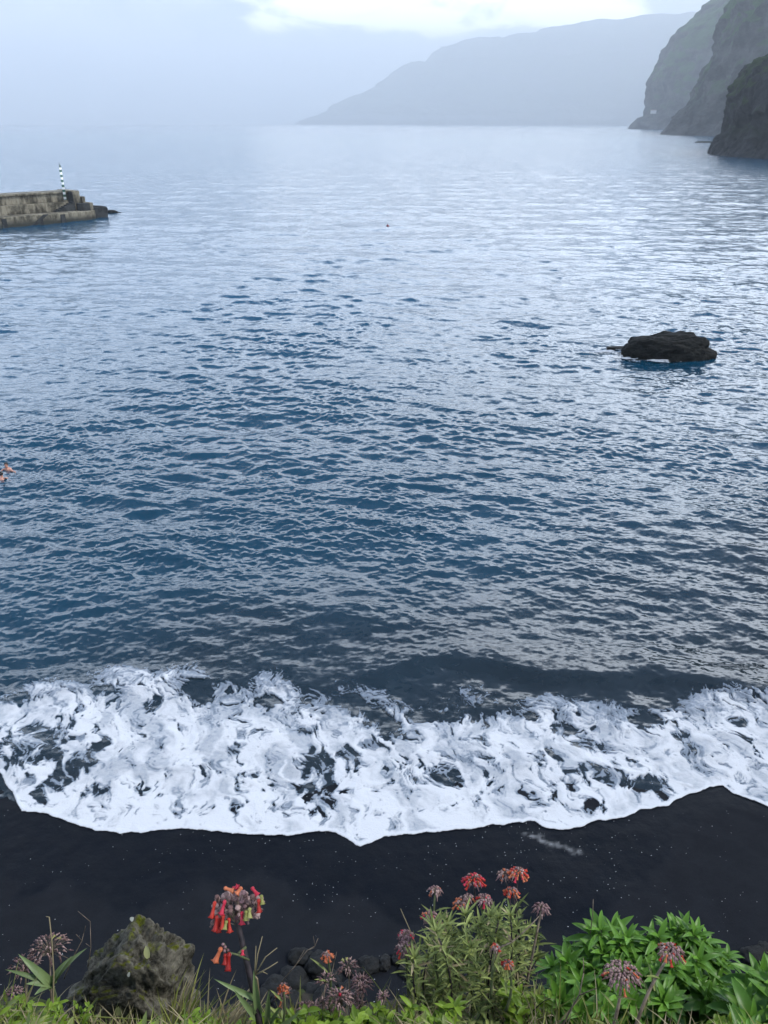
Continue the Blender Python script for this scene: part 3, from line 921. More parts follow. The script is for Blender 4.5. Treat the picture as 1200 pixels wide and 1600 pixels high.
block('concrete_block', 'dark tilted concrete block in the water against the pier end', 154, 339, (2.6, 2.4, 1.7), .7, .12)
block('concrete_block', 'narrow upright slab between pier end and dark block', 147, 338, (.9, 2.6, 1.6), .7, -.05)
g4 = ground(175, 333)
rock('pier_rock', 'small dark rock awash just beyond the pier end', 'rock', (g4.x, g4.y, 0), (1.0, .8, .55), sea_rock_m, 15, 3, .25, 1.1)
g4 = ground(184, 333)
rock('pier_rock', 'flat rock tip awash right of the small dark rock', 'rock', (g4.x, g4.y, -.05), (.7, .4, .25), sea_rock_m, 16, 3, .25, 1.1)

# ------------------------------------------------------------------ buoy
gb = ground(606, 354)
by_ = empty('buoy', gb, 'small dark red buoy floating far out in the bay', 'buoy')
red_dark = plain_mat('buoy_red', (.11, .012, .02), (.16, .02, .03), 3, .45)
b = MB()
b.rings([[gb + Vector((r * math.cos(a), r * math.sin(a), z)) for a in (2 * math.pi * k / 16 for k in range(16))] for r, z in ((.05, -.3), (.22, -.22), (.27, 0), (.25, .14), (.14, .26), (.07, .32))])
b.build('float', red_dark, by_)
b = MB(); b.tube([gb + ZU * .3, gb + ZU * .46], .05, .04, 8); b.build('handle', plain_mat('buoy_dark', (.02, .01, .015), (.03, .02, .02), 3), by_)

# ------------------------------------------------------------------ swimmers
skin = plain_mat('wet_skin', (.42, .20, .14), (.52, .27, .2), 14, .4, .4)
hair_m = plain_mat('wet_hair', (.010, .008, .008), (.02, .016, .014), 30, .4, .4)
face_m = plain_mat('face_dark', (.05, .02, .02), (.10, .03, .03), 30, .5)


def swimmer(label, px, py, face, turn, arms, depth):
    g = ground(px, py, .0)
    th = empty('person', g, label, 'person', 'swimmers by the left edge')
    M = Matrix.Rotation(face, 3, 'Z')
    joints = {'pelvis': (0, -.28, -.62), 'waist': (0, -.16, -.42), 'chest': (0, -.03, -.12), 'neck': (0, .0, .07), 'headb': (0, .03, .15), 'headt': (0, .03, .27)}
    rad = {'pelvis': .14, 'waist': .125, 'chest': .145, 'neck': .055, 'headb': .068, 'headt': .072}
    ed = [('pelvis', 'waist'), ('waist', 'chest'), ('chest', 'neck'), ('neck', 'headb'), ('headb', 'headt')]
    for sd, nm in ((-1, 'l'), (1, 'r')):
        el = arms[0 if sd < 0 else 1]
        joints['sh' + nm] = (sd * .185, 0, -.03); rad['sh' + nm] = .062
        joints['el' + nm] = (sd * (.185 + el[0]), el[1], el[2]); rad['el' + nm] = .043
        joints['wr' + nm] = (sd * (.185 + el[3]), el[4], el[5]); rad['wr' + nm] = .03
        joints['hd' + nm] = (sd * (.185 + el[3] * 1.15), el[4] + .09, el[5] - .01); rad['hd' + nm] = .032
        ed += [('chest', 'sh' + nm), ('sh' + nm, 'el' + nm), ('el' + nm, 'wr' + nm), ('wr' + nm, 'hd' + nm)]
        joints['hip' + nm] = (sd * .1, -.4, -.7); rad['hip' + nm] = .09
        joints['kn' + nm] = (sd * .13, -.72, -.78); rad['kn' + nm] = .06
        joints['an' + nm] = (sd * .14, -1.1, -.75); rad['an' + nm] = .04
        ed += [('pelvis', 'hip' + nm), ('hip' + nm, 'kn' + nm), ('kn' + nm, 'an' + nm)]
    names = list(joints)
    me = bpy.data.meshes.new('body')
    me.from_pydata([tuple(M @ Vector(joints[n]) + Vector((0, 0, depth))) for n in names], [(names.index(a), names.index(b)) for a, b in ed], [])
    o = link('body', me, th, skin, False)
    sk = o.modifiers.new('skin', 'SKIN')
    for i, n in enumerate(names):
        me.skin_vertices[0].data[i].radius = (rad[n], rad[n])
    me.skin_vertices[0].data[0].use_root = True
    ss_ = o.modifiers.new('sub', 'SUBSURF'); ss_.levels = 2; ss_.render_levels = 2
    sk.use_smooth_shade = True
    # hair cap
    V, T = ICO[3]
    Mh = M @ Matrix.Rotation(turn, 3, 'Z')
    hc = Vector((0, .03, .225 + depth))
    keep = [f for f in T if all(V[i][2] > -.15 - .55 * (V[i][1] < 0) + .5 * (V[i][1] > .45) for i in f)]
    me = bpy.data.meshes.new('hair')
    me.from_pydata([tuple(M @ hc + Mh @ Vector((v[0] * .088, v[1] * .105 - .01, v[2] * .115 + .01))) for v in V], [], [tuple(int(i) for i in f) for f in keep])
    link('hair', me, th, hair_m)
    b = MB()
    hp = M @ hc

    def blob(c, r, sc=(1, 1, 1)):
        VV, TT = ICO[2]
        base = len(b.v); b.v += [tuple(g + hp + Mh @ (Vector(c) + Vector((v[0] * r * sc[0], v[1] * r * sc[1], v[2] * r * sc[2])))) for v in VV]; b.t += [.5] * len(VV)
        for f in TT:
            b.f.append(tuple(base + int(i) for i in f)); b.m.append(0)
    blob((0, .085, -.02), .018, (.8, 1.2, 1.4)); blob((-.088, 0, -.02), .022, (.5, .8, 1.3)); blob((.088, 0, -.02), .022, (.5, .8, 1.3)); blob((0, .045, -.07), .05, (1, .8, .8))
    b.build('face', skin, th)
    for nm, c_, r_, sc_ in (('eye', (-.032, .082, .005), .011, (1, 1, 1)), ('eye', (.032, .082, .005), .011, (1, 1, 1)), ('mouth', (0, .087, -.062), .02, (1.2, .4, .35))):
        b = MB(); blob(c_, r_, sc_); b.build(nm, face_m, th)


swimmer('pink shouldered swimmer with short dark hair and one arm stretched out', 11.5, 733, R(168), .1, ((.16, .12, -.04, .36, .18, -.03), (.1, .16, -.12, .12, .34, -.08)), .02)
swimmer('swimmer with wet black hair seen from behind, cut by the left edge', 3.5, 749, R(20), .1, ((.17, .1, -.06, .3, .25, -.05), (.12, .16, -.12, .1, .36, -.1)), .05)

# ------------------------------------------------------------------ rocks at the foot of the bank
boul = rock_mat('beach_boulder', (.003, .0035, .004), (.012, .0135, .014), 2.0, .05, .7)
spots = [(470, 1497, .30), (500, 1512, .42), (460, 1535, .40), (488, 1560, .34), (520, 1535, .30), (575, 1512, .32), (600, 1508, .24), (552, 1520, .25), (430, 1560, .45), (515, 1580, .4), (450, 1585, .35), (622, 1500, .22),
         (1178, 1497, .35), (1195, 1490, .3), (640, 1520, .3), (410, 1575, .3), (545, 1560, .35)]
for i, (px, py, r) in enumerate(spots):
    g = shore_pt(px, py); r *= .6
    rock('boulder', 'dark rounded boulder at the foot of the bank on the black sand', 'boulder', (g.x, g.y, max(g.z, np.interp(g.y, *np.array(BANK).T)) + r * .2), (r * 1.15, r * .95, r * .75), boul, 20 + i, 4, .3, 1.1, i * 1.3, group='dark boulders at the foot of the bank')

# ------------------------------------------------------------------ mossy rock
moss_rock = rock_mat('mossy_stone', (.015, .014, .010), (.17, .158, .125), 20, .010, .95, moss=(.11, .12, .012), moss_amt=-.06, spec=.15)


def shape_moss(V):
    x, z = V[:, 0].copy(), V[:, 2].copy()
    V = np.sign(V) * np.abs(V) ** .62
    x, z = V[:, 0].copy(), V[:, 2].copy()
    top = np.interp(x, [-1.1, -.85, -.5, -.15, .1, .4, .8, 1.1], [.22, .34, .58, .86, .97, 1.07, 1.02, .72])
    V[:, 2] = np.where(z > 0, z * top * 1.15, z)
    V[:, 1] = V[:, 1] * (1 - .25 * np.clip(z, 0, 1))
    return V


rk = at(199, 1560, 1.72)
rock('mossy_rock', 'rough grey rock with yellow moss and lichen at the edge of the bank', 'rock', (rk.x, rk.y + .02, rk.z - .03), (.116, .09, .160), moss_rock, 33, 6, .20, 2.4, -.1, shape_moss)

# ------------------------------------------------------------------ plants
M_broad = leaf_mat('broad_leaf', (.058, .175, .020), (.19, .38, .050), .45, .30, .38)
M_bright = leaf_mat('bright_leaf', (.16, .27, .022), (.27, .40, .035), .4, .35)
M_narrow = leaf_mat('narrow_leaf', (.13, .19, .045), (.33, .37, .11), .5, .2, .5)
M_grass = leaf_mat('grass_blade', (.13, .19, .03), (.36, .36, .09), .35, .3)
M_straw = leaf_mat('dry_grass', (.30, .24, .12), (.42, .36, .22), .4, .2, .7)
M_succ = leaf_mat('succulent_leaf', (.14, .20, .075), (.19, .26, .10), .3, .12, .42)
M_stem_d = plain_mat('dark_stem', (.012, .010, .012), (.035, .026, .028), 60, .6)
M_stem_g = plain_mat('green_stem', (.045, .065, .025), (.09, .10, .045), 60, .6)
M_twig = plain_mat('dry_twig', (.11, .085, .06), (.24, .19, .14), 60, .8)
M_red = leaf_mat('red_bell', (.42, .022, .018), (.56, .05, .024), .35, .25, .4)
M_orange = leaf_mat('orange_bell', (.60, .12, .045), (.62, .22, .10), .3, .25, .45)
M_pink = leaf_mat('pink_bell', (.58, .03, .06), (.65, .05, .09), .3, .25, .4)
M_dry = leaf_mat('withered_bell', (.20, .11, .10), (.42, .29, .26), .45, .1, .8)
M_dryp = leaf_mat('withered_dark', (.14, .07, .075), (.29, .18, .18), .45, .1, .8)
M_lime = leaf_mat('lime_bell', (.28, .28, .07), (.36, .34, .12), .3, .2, .5)


def bell(b, p, d, L, r, m=0, dry=False):
    """a hanging tubular flower: calyx, tube, flared mouth"""
    d = Vector(d).normalized(); a = d.orthogonal().normalized(); c = d.cross(a)
    n = 6 if dry else 8
    prof = ((0, .35), (.08, .75), (.22, .8), (.3, .55), (.65, .72), (.88, .98), (1.0, 1.25)) if not dry else ((0, .4), (.12, .9), (.3, .95), (.45, .45), (.8, .3), (1.0, .36))
    ph = random.random() * 6; tint = random.random()
    rings = []
    for s, q in prof:
        cc = Vector(p) + d * (L * s)
        rings.append([cc + a * (r * q * (1 + (.3 * math.cos(4 * w_) if s > .95 and not dry else (.12 * random.uniform(-1, 1) if dry else 0))) * math.cos(w_ + ph)) + c * (r * q * (1 + (.3 * math.cos(4 * w_) if s > .95 and not dry else 0)) * math.sin(w_ + ph)) for w_ in (2 * math.pi * k / n for k in range(n))])
    b.rings(rings, m=m, tint=tint)


def head_points(c, rx, rz, n):
    out = []
    for i in range(n):
        a = i * 2.39996 + random.uniform(-.3, .3); q = math.sqrt((i + .5) / n)
        x, y = q * math.cos(a), q * math.sin(a)
        out.append(Vector(c) + Vector((rx * x, rx * y * .85, rz * (math.sqrt(max(0, 1 - q * q)) * .9 + .1 * random.uniform(-1, 1)))))
    return out


HEAD_MATS = [M_dry, M_dryp, M_red, M_orange, M_pink, M_lime, M_twig]


def umbel(mb, c, rx, rz, n, L, r, mix, droop=.8):
    """a dome of hanging flowers in one mesh; mix = chances of (dry, dryp, red, orange, pink, lime)"""
    for p in head_points(c, rx, rz, n):
        o = (p - Vector(c)); o.z *= .3
        d = Vector((0, 0, -droop)) + o.normalized() * .55 + Vector((random.uniform(-.25, .25), random.uniform(-.25, .25), 0))
        mi = random.choices(range(6), mix)[0]
        mb.tube([Vector(c) - ZU * rz * .4, p * .5 + Vector(c) * .5 + ZU * .002, p], r * .16, r * .13, 4, m=6)
        bell(mb, p, d, L * random.uniform(.75, 1.1), r * random.uniform(.85, 1.15), mi, mi < 2)


def curve(a, b, bend=(0, 0, 0), n=8):
    a, b, q = Vector(a), Vector(b), Vector(bend)
    return [a.lerp(b, s) + q * (4 * s * (1 - s)) for s in (i / n for i in range(n + 1))]


def flower_stalk(label, headp, basep, rx, n, mix, L=.011, r=.0024, stem_m=None, sr=.0022, leaves=6, group=None, extra=()):
    c = at(*headp); bs = at(*basep)
    th = empty('flower_stalk', bs, label, 'flower', group)
    b = MB(); b.tube(curve(bs, c - ZU * rx * .3, (random.uniform(-.01, .01), 0, random.uniform(0, .01))), sr * 1.3, sr * .8, 6); b.build('stem', stem_m or M_stem_g, th)
    b = MB(); umbel(b, c, rx, rx * .6, n, L, r, mix); b.build('flower_head', HEAD_MATS, th)
    for (hp2, rx2, n2) in extra:
        c2 = at(*hp2)
        b = MB(); b.tube(curve(bs.lerp(c, .55), c2 - ZU * rx2 * .3), sr * .8, sr * .6, 5); b.build('branch', stem_m or M_stem_g, th)
        b = MB(); umbel(b, c2, rx2, rx2 * .6, n2, L, r, mix); b.build('flower_head', HEAD_MATS, th)
    for i in range(leaves):
        s = .35 + .5 * i / max(1, leaves)
        p = bs.lerp(c, s); a = random.uniform(0, 6.28)
        b = MB(); b.leaf(p, (math.cos(a), math.sin(a), .9), ZU, random.uniform(.03, .05), .005, .2, 4, 'narrow', .35); b.build('leaf', M_narrow, th)
    return th


# --- the tall red flower at the front
D1 = 1.42
bs = at(412, 1640, 1.40); top = at(372, 1446, D1)
big = empty('flower_stalk', bs, 'tall dark flower stalk with the biggest red hanging flower head', 'flower')
b = MB(); b.tube([bs, at(404, 1590, 1.40), at(396, 1550, 1.405), at(386, 1505, 1.41), at(377, 1466, 1.415), top, top + ZU * .012], .0062, .0042, 10); b.build('stem', M_stem_d, big)
hc = at(370, 1432, D1)
b = MB()
PX = 1.42 / F                                  # one picture pixel at the flower
pts = []
for i in range(96):
    a = i * 2.39996; q = math.sqrt((i + .5) / 96)
    px = 370 + 39 * q * math.cos(a) + random.uniform(-2, 2)
    topy = 1392 + 9 * (abs(px - 368) / 36) ** 2
    py = topy + 4 + 40 * random.random() ** 1.4 * (1 - .45 * max(0, (px - 385) / 25))
    pts.append(at(px, py, D1 + .030 * q * math.sin(a)))
for p in pts[::3]:
    b.tube([top, (top + p) * .5 + ZU * .008, p], .0011, .0009, 4)
head = b.build('flower_head', M_twig, big)
for k, p in enumerate(pts):
    o = (p - hc); o.z = 0
    bb = MB(); bell(bb, p + ZU * .006, Vector((0, 0, -1)) + o * 9 + Vector((random.uniform(-.35, .35), random.uniform(-.35, .35), 0)), random.uniform(.012, .018), random.uniform(.0046, .0058), 0, True)
    if k < 94:
        bb.build('withered_blossom', random.choice([M_dry, M_dry, M_dryp]), head)
for px, py, qx, qy, mt in [(336, 1410, 331, 1432, M_red), (352, 1408, 346, 1427, M_pink), (339, 1432, 336, 1453, M_red), (349, 1430, 347, 1450, M_red), (357, 1436, 359, 1455, M_red), (378, 1426, 378, 1443, M_pink), (404, 1406, 405, 1424, M_red), (350, 1389, 364, 1392, M_orange),
                           (364, 1390, 371, 1386, M_pink), (378, 1388, 370, 1396, M_orange), (393, 1388, 402, 1398, M_pink), (385, 1424, 384, 1437, M_lime), (390, 1420, 390, 1433, M_lime), (408, 1400, 410, 1412, M_lime), (343, 1436, 341, 1455, M_red), (354, 1440, 351, 1451, M_lime)]:
    z = D1 - .034 + random.uniform(-.006, .006)
    p, q = at(px, py - 2, z), at(qx, qy, z - .004)
    bb = MB(); bell(bb, p, q - p, (q - p).length * 1.08, .0043); bb.build('blossom', mt, head)
# the lower side branch with three bells
jn = at(386, 1478, 1.41)
b = MB(); b.tube([at(389, 1500, 1.41), at(372, 1492, 1.395), at(356, 1488, 1.385), at(350, 1474, 1.38)], .0020, .0014, 6)
b.tube([at(356, 1488, 1.385), at(360, 1494, 1.38)], .0013, .001, 5); b.tube([at(384, 1480, 1.41), at(372, 1490, 1.395)], .0028, .0018, 6)
br = b.build('branch', M_stem_g, big)
for px, py, qx, qy, mt, rr in [(346, 1480, 336, 1503, M_orange, .0052), (358, 1488, 356, 1516, M_red, .005), (352, 1490, 351, 1507, M_red, .0042), (379, 1484, 379, 1493, M_pink, .0034)]:
    p, q = at(px, py, 1.372), at(qx, qy, 1.368)
    bb = MB(); bell(bb, p, q - p, (q - p).length, rr); bb.build('blossom', mt, br)
for px, py in [(348, 1474), (352, 1478), (356, 1483), (360, 1490), (351, 1484)]:
    bb = MB(); bell(bb, at(px, py, 1.376), (random.uniform(-.3, .3), 0, -1), .011, .003, 0, True); bb.build('withered_blossom', M_dryp, br)
for (p0, p1, W, mt) in [((404, 1582), (396, 1518), .013, M_succ), ((418, 1600), (420, 1548), .011, M_succ), ((402, 1590), (366, 1548), .012, M_succ), ((400, 1560), (334, 1530), .010, M_succ), ((420, 1620), (470, 1580), .011, M_succ), ((415, 1610), (440, 1570), .009, M_succ)]:
    a, e = at(*p0, 1.40), at(*p1, 1.38)
    bb = MB(); bb.leaf(a, e - a, -FW + ZU * .6, (e - a).length, W, .05, 6, 'blade', .3); bb.build('leaf', mt, big)

# --- dry forked twigs behind the tall flower
tw = at(402, 1530, 1.44)
th = empty('dry_twig', tw, 'pale dry forked twig just right of the tall red flower', 'twig')
b = MB()
for e, f in [((433, 1481), (415, 1495)), ((434, 1503), (420, 1512)), ((400, 1478), (399, 1500)), ((418, 1522), (410, 1518)), ((410, 1463), (403, 1490))]:
    b.tube([at(398, 1524, 1.44), at(*f, 1.44), at(*e, 1.445)], .0014, .0006, 5)
b.tube([tw - ZU * .06, tw, at(398, 1524, 1.44)], .002, .0014, 5)
b.build('twig', M_straw, th)


def twig(label, pts, d, r=.0012, mat=None, name='dry_twig', forks=0):
    b = MB(); P = [at(px, py, d) for px, py in pts]
    b.tube(P, r, r * .45, 5)
    for i in range(forks):
        k = random.randrange(1, len(P)); p = P[k]
        b.tube([p, p + Vector((random.uniform(-.03, .03), random.uniform(-.01, .01), random.uniform(.01, .035)))], r * .6, r * .3, 4)
    o = b.build_at(name, mat or M_twig, P[0])
    return tag(o, label, 'twig' if name == 'dry_twig' else 'stalk')


twig('upright straw coloured grass stalk in front of the mossy rock', [(82, 1640), (83, 1570), (84, 1520), (81, 1470), (77, 1433), (72, 1432)], 1.55, .0018, M_straw, 'dry_stalk')
twig('long straw blade lying across the foot of the mossy rock', [(78, 1606), (105, 1592), (150, 1589), (210, 1592), (260, 1598), (290, 1608)], 1.50, .0016, M_grass, 'dry_stalk')
twig('thin grey twig leaning right between red flower and boulders', [(435, 1540), (462, 1508), (480, 1485), (492, 1478), (497, 1466)], 1.5, .0009, M_twig, forks=3)
twig('bare pale stalk leaning over the left part of the narrow leaved bush', [(682, 1570), (660, 1500), (640, 1452), (626, 1420)], 1.5, .0013, M_straw, 'dry_stalk')
twig('thick bare stem slanting up through the right of the narrow leaved bush', [(770, 1485), (800, 1472), (825, 1450), (842, 1432)], 1.45, .0018, M_twig, forks=3)
twig('thin brown twig in front of the foot of the broad leaved bush', [(870, 1620), (890, 1580), (905, 1555), (912, 1520)], 1.42, .0022, M_twig, forks=2)
twig('bent twig leaning out of the low plants below the boulders', [(495, 1600), (500, 1560), (515, 1535), (522, 1505)], 1.5, .0012, M_twig, forks=2)
twig('thin grey stalk standing above the left of the broad leaved bush', [(922, 1460), (926, 1430), (927, 1405)], 1.75, .0012, M_twig, 'dry_stalk')
twig('dead twig fork left of the mossy rock', [(100, 1530), (112, 1500), (128, 1470), (131, 1458)], 1.7, .0012, M_twig, forks=4)
twig('dead upright twig near the top left of the mossy rock', [(138, 1510), (142, 1480), (141, 1440)], 1.7, .001, M_twig, forks=2)

# --- fallen leaves on the rock
def fallen(label, px, py, d, L, W, mat, ang):
    p = at(px, py, d); b = MB()
    dr = (RT * math.sin(ang) + UP * math.cos(ang))
    b.leaf(p - dr * L * .5, dr, -FW, L, W, .15, 5, 'lance', .12, tint=.7)
    tag(b.build_at('fallen_leaf', mat, p), label, 'leaf')


# --- grass tufts
def tuft(label, px, py, d, n, L, spread, mats, lean=(0, 0), W=.004, name='grass_tuft'):
    p = at(px, py, d); b = MB()
    for i in range(n):
        a = random.uniform(0, 6.28); s = random.uniform(.1, 1) * spread
        q = p + Vector((random.gauss(0, .018), random.gauss(0, .018), 0))
        dr = Vector((math.cos(a) * s + lean[0], math.sin(a) * s + lean[1], 1))
        b.leaf(q, dr, ZU + Vector((0, -.3, 0)), L * random.uniform(.5, 1.1), W * random.uniform(.6, 1.2), random.uniform(.15, .9), 6, 'blade', .3, m=random.choices(range(len(mats)), [3, 1][:len(mats)])[0])
    return tag(b.build_at(name, mats, p), label, 'grass')


tuft('green grass tuft against the right side of the mossy rock', 282, 1625, 1.55, 46, .15, .35, [M_grass, M_straw], (.1, 0))
tuft('arching straw and green grass left of the tall red flower', 325, 1640, 1.5, 60, .13, .7, [M_straw, M_grass], (.35, 0))
tuft('fine grass behind the foot of the tall red flower', 360, 1625, 1.62, 40, .10, .7, [M_straw, M_grass], (.1, 0))
tuft('thin arching grass at the left edge by the mossy rock', 30, 1640, 1.55, 24, .15, .8, [M_straw, M_grass], (-.1, 0), .003)
tuft('short green grass right of the tall red flower', 455, 1630, 1.5, 40, .09, .6, [M_grass, M_straw], (0, 0))
tuft('pale dry grass in front of the narrow leaved bush', 640, 1640, 1.45, 60, .13, .6, [M_straw, M_grass], (.1, 0), .0025)
tuft('dry hanging grass under the left end of the broad leaved bush', 835, 1640, 1.45, 70, .14, .7, [M_straw, M_grass], (-.1, 0), .0025)
tuft('pale dry grass between the two green bushes', 770, 1650, 1.5, 50, .12, .7, [M_straw, M_grass], (.1, 0), .0025)

tuft('tall mixed grass below the dark boulders', 520, 1650, 1.5, 60, .11, .7, [M_straw, M_grass], (.05, 0), .0022)
tuft('loose yellow grass between boulders and narrow leaved bush', 590, 1645, 1.47, 60, .12, .6, [M_grass, M_straw], (.1, 0), .0024)
tuft('long green grass in the bottom left corner', 8, 1650, 1.48, 60, .14, .5, [M_grass, M_straw], (.15, 0), .003)
tuft('short straw grass in front of the mossy rock', 190, 1640, 1.42, 50, .07, .8, [M_straw, M_grass], (0, 0), .0022)
tuft('dark green grass under the big broad leaved bush', 930, 1645, 1.46, 60, .11, .7, [M_grass, M_straw], (0, 0), .0026)

# --- low herbs with small rounded leaves
def herb(label, px, py, d, n, spread, h, L, W, mat, name='low_herb', stems=6):
    p = at(px, py, d); th = empty(name, p, label, 'plant')
    bs_ = MB(); bl = MB()
    for s in range(stems):
        a = random.uniform(0, 6.28); e = p + Vector((math.cos(a) * spread * random.uniform(.2, 1), math.sin(a) * spread * .5 * random.uniform(.2, 1), h * random.uniform(.5, 1)))
        cv = curve(p, e, (0, 0, h * .15), 6)
        bs_.tube(cv, .0016, .001, 5)
        for k in range(max(3, int(n * 1.7) // stems)):
            q = cv[random.randrange(2, 7)]; a2 = random.uniform(0, 6.28)
            bl.leaf(q, (math.cos(a2), math.sin(a2), random.uniform(-.1, .9)), ZU, L * random.uniform(.45, .85), W * random.uniform(.45, .7), random.uniform(.1, .6), 4, 'lance', .25)
    bs_.build('stem', M_stem_g, th); bl.build('foliage', mat, th)


herb('yellow green leafy herb in the bottom left corner', 25, 1650, 1.5, 150, .11, .13, .028, .016, M_bright, stems=14)
herb('green leafy herb left of the mossy rock foot', 95, 1640, 1.5, 70, .07, .07, .026, .013, M_bright, stems=9)
herb('small sprig of round leaves in front of the mossy rock', 138, 1620, 1.45, 14, .015, .10, .016, .010, M_bright, stems=2)
herb('bright green herb left of the tall red flower foot', 345, 1640, 1.42, 60, .06, .05, .028, .016, M_bright, stems=8)
herb('bright green herb below the dark boulders', 470, 1645, 1.42, 90, .09, .06, .03, .018, M_bright, stems=10)
herb('lime green herb between boulders and narrow leaved bush', 570, 1635, 1.42, 110, .07, .07, .034, .020, M_bright, stems=10)
herb('tall lime green herb in front of the narrow leaved bush', 650, 1640, 1.42, 140, .08, .11, .034, .013, M_bright, stems=12)
herb('yellow green leafy herb under the left end of the broad leaved bush', 805, 1620, 1.5, 90, .06, .14, .036, .015, M_bright, stems=8)
herb('mossy low herb below the broad leaved bush', 1060, 1650, 1.6, 120, .12, .07, .018, .010, M_bright, stems=14)

herb('dense yellow green herb beside the pale arching blades', 60, 1630, 1.56, 170, .09, .11, .026, .013, M_bright, stems=14)
herb('leafy green herb between the mossy rock and the tall red flower', 300, 1635, 1.5, 90, .06, .07, .026, .014, M_bright, stems=10)
herb('fresh green herb at the foot of the tall red flower', 430, 1635, 1.45, 120, .07, .07, .026, .014, M_bright, stems=12)
herb('yellowish herb in front of the small withered flowers', 520, 1635, 1.46, 120, .08, .07, .026, .013, M_bright, stems=12)
herb('bright herb at the left foot of the narrow leaved bush', 615, 1630, 1.46, 120, .07, .09, .028, .013, M_bright, stems=12)
herb('pale green herb below the middle of the narrow leaved bush', 730, 1640, 1.44, 120, .08, .08, .028, .012, M_narrow, stems=12)
herb('yellow green herb in the bottom right corner', 1150, 1640, 1.44, 120, .09, .05, .026, .014, M_bright, stems=12)

# --- ground cover along the lip
b = MB()
for i in range(38000):
    x = random.uniform(-1.7, 1.7); y = random.uniform(.66, 1.12)
    gap = .55 + .45 * (1 - math.exp(-((x + .09) / .10) ** 2))
    gap = gap + (.75 * ss(-.48, -.62, np.float64(x)) if x < 0 else -.25 * ss(.1, .3, np.float64(x)))
    hump = .5 + .5 * math.sin(x * 23) * math.sin(x * 9 + 1)
    z = np.interp(y, *np.array(BANK).T) + random.random() ** 1.5 * (.065 + .075 * hump) * gap
    a = random.uniform(0, 6.28)
    k = random.choices([0, 1, 2, 3], [4, 3, 2, 2])[0]
    if k < 2:
        L = random.uniform(.010, .026); W_ = L * random.uniform(.25, .5)
    else:
        L = random.uniform(.03, .07); W_ = random.uniform(.0014, .003)
    b.leaf((x, y, z), (math.cos(a), math.sin(a), random.uniform(.1, 1.8)), ZU, L, W_, random.uniform(.1, .9), 3, 'lance' if k < 2 else 'blade', .2, m=k)
tag(b.build('ground_cover', [M_narrow, M_bright, M_straw, M_grass]), 'mixed green and dry ground cover along the edge of the bank', 'ground cover', kind='stuff')

# --- withered clusters
def withered(label, px, py, d, rx, rz, n, mix, stem_to=None, name='withered_flower'):
    c = at(px, py, d); bsx = at(*(stem_to or (px + 3, py + 90)), d)
    th = empty(name, bsx, label, 'flower')
    b = MB(); b.tube(curve(bsx, c, (0, 0, .005)), .0022, .0014, 6); b.build('stem', M_twig, th)
    b = MB(); umbel(b, c, rx, rz, n, .010, .0022, mix, .4); b.build('flower_head', HEAD_MATS, th)


withered('pale fuzzy withered flower cluster behind the arching blade at left', 78, 1487, 1.65, .040, .03, 70, (6, 2, 0, 0, 0, 1))
withered('second withered cluster low at the left edge', 40, 1515, 1.65, .03, .03, 40, (4, 3, 0, 0, 0, 0))
withered('low brown withered cluster below the boulders', 530, 1568, 1.45, .022, .03, 60, (5, 3, 0, .2, .2, 0), (530, 1650))
withered('upright brown withered spike right of the low brown cluster', 565, 1545, 1.5, .018, .03, 45, (3, 5, 0, 0, 0, 0), (570, 1650))
withered('greenish withered head at the foot of the boulders', 545, 1515, 1.55, .018, .02, 26, (5, 3, 0, 0, 0, 1), (548, 1600))
withered('brown seed head on a thin stalk below the boulders', 440, 1560, 1.5, .008, .02, 16, (2, 5, 0, 1, 0, 0), (443, 1640))
G2 = 'small withered flowers among the grass below the boulders'
for i in range(10):
    px = random.choice([random.uniform(425, 640), random.uniform(425, 640), random.uniform(5, 110)]); py = random.uniform(1535, 1585)
    c = at(px, py, random.uniform(1.44, 1.56)); d_ = (c - CAM).dot(FW); bsx = at(px + random.uniform(-12, 12), 1650, d_)
    th = empty('withered_flower', bsx, 'small brown withered flower on a thin stalk in the low growth along the bank', 'flower', G2)
    b = MB(); b.tube(curve(bsx, c, (random.uniform(-.01, .01), 0, 0)), .0016, .0010, 5); b.build('stem', M_twig, th)
    b = MB(); umbel(b, c, random.uniform(.006, .014), random.uniform(.008, .02), 18, .009, .0020, (5, 3, 0, 0, 0, 0), .3); b.build('flower_head', HEAD_MATS, th)
# broad arching leaves below the fuzzy cluster
bs = at(82, 1540, 1.6)
th = empty('rosette_plant', bs, 'pale green plant with broad arching blades left of the mossy rock', 'plant')
for e, W in [((38, 1508), .018), ((112, 1500), .016), ((48, 1545), .016), ((95, 1512), .014), ((60, 1560), .015), ((20, 1525), .012)]:
    q = at(*e, 1.57); bb = MB(); bb.leaf(bs, (q - bs) + ZU * .03, ZU - FW * .4, (q - bs).length * 1.25, W, .55, 8, 'blade', .25); bb.build('leaf', M_succ, th)
b = MB(); b.tube([bs - ZU * .12, bs], .004, .003, 6); b.build('stem', M_stem_g, th)

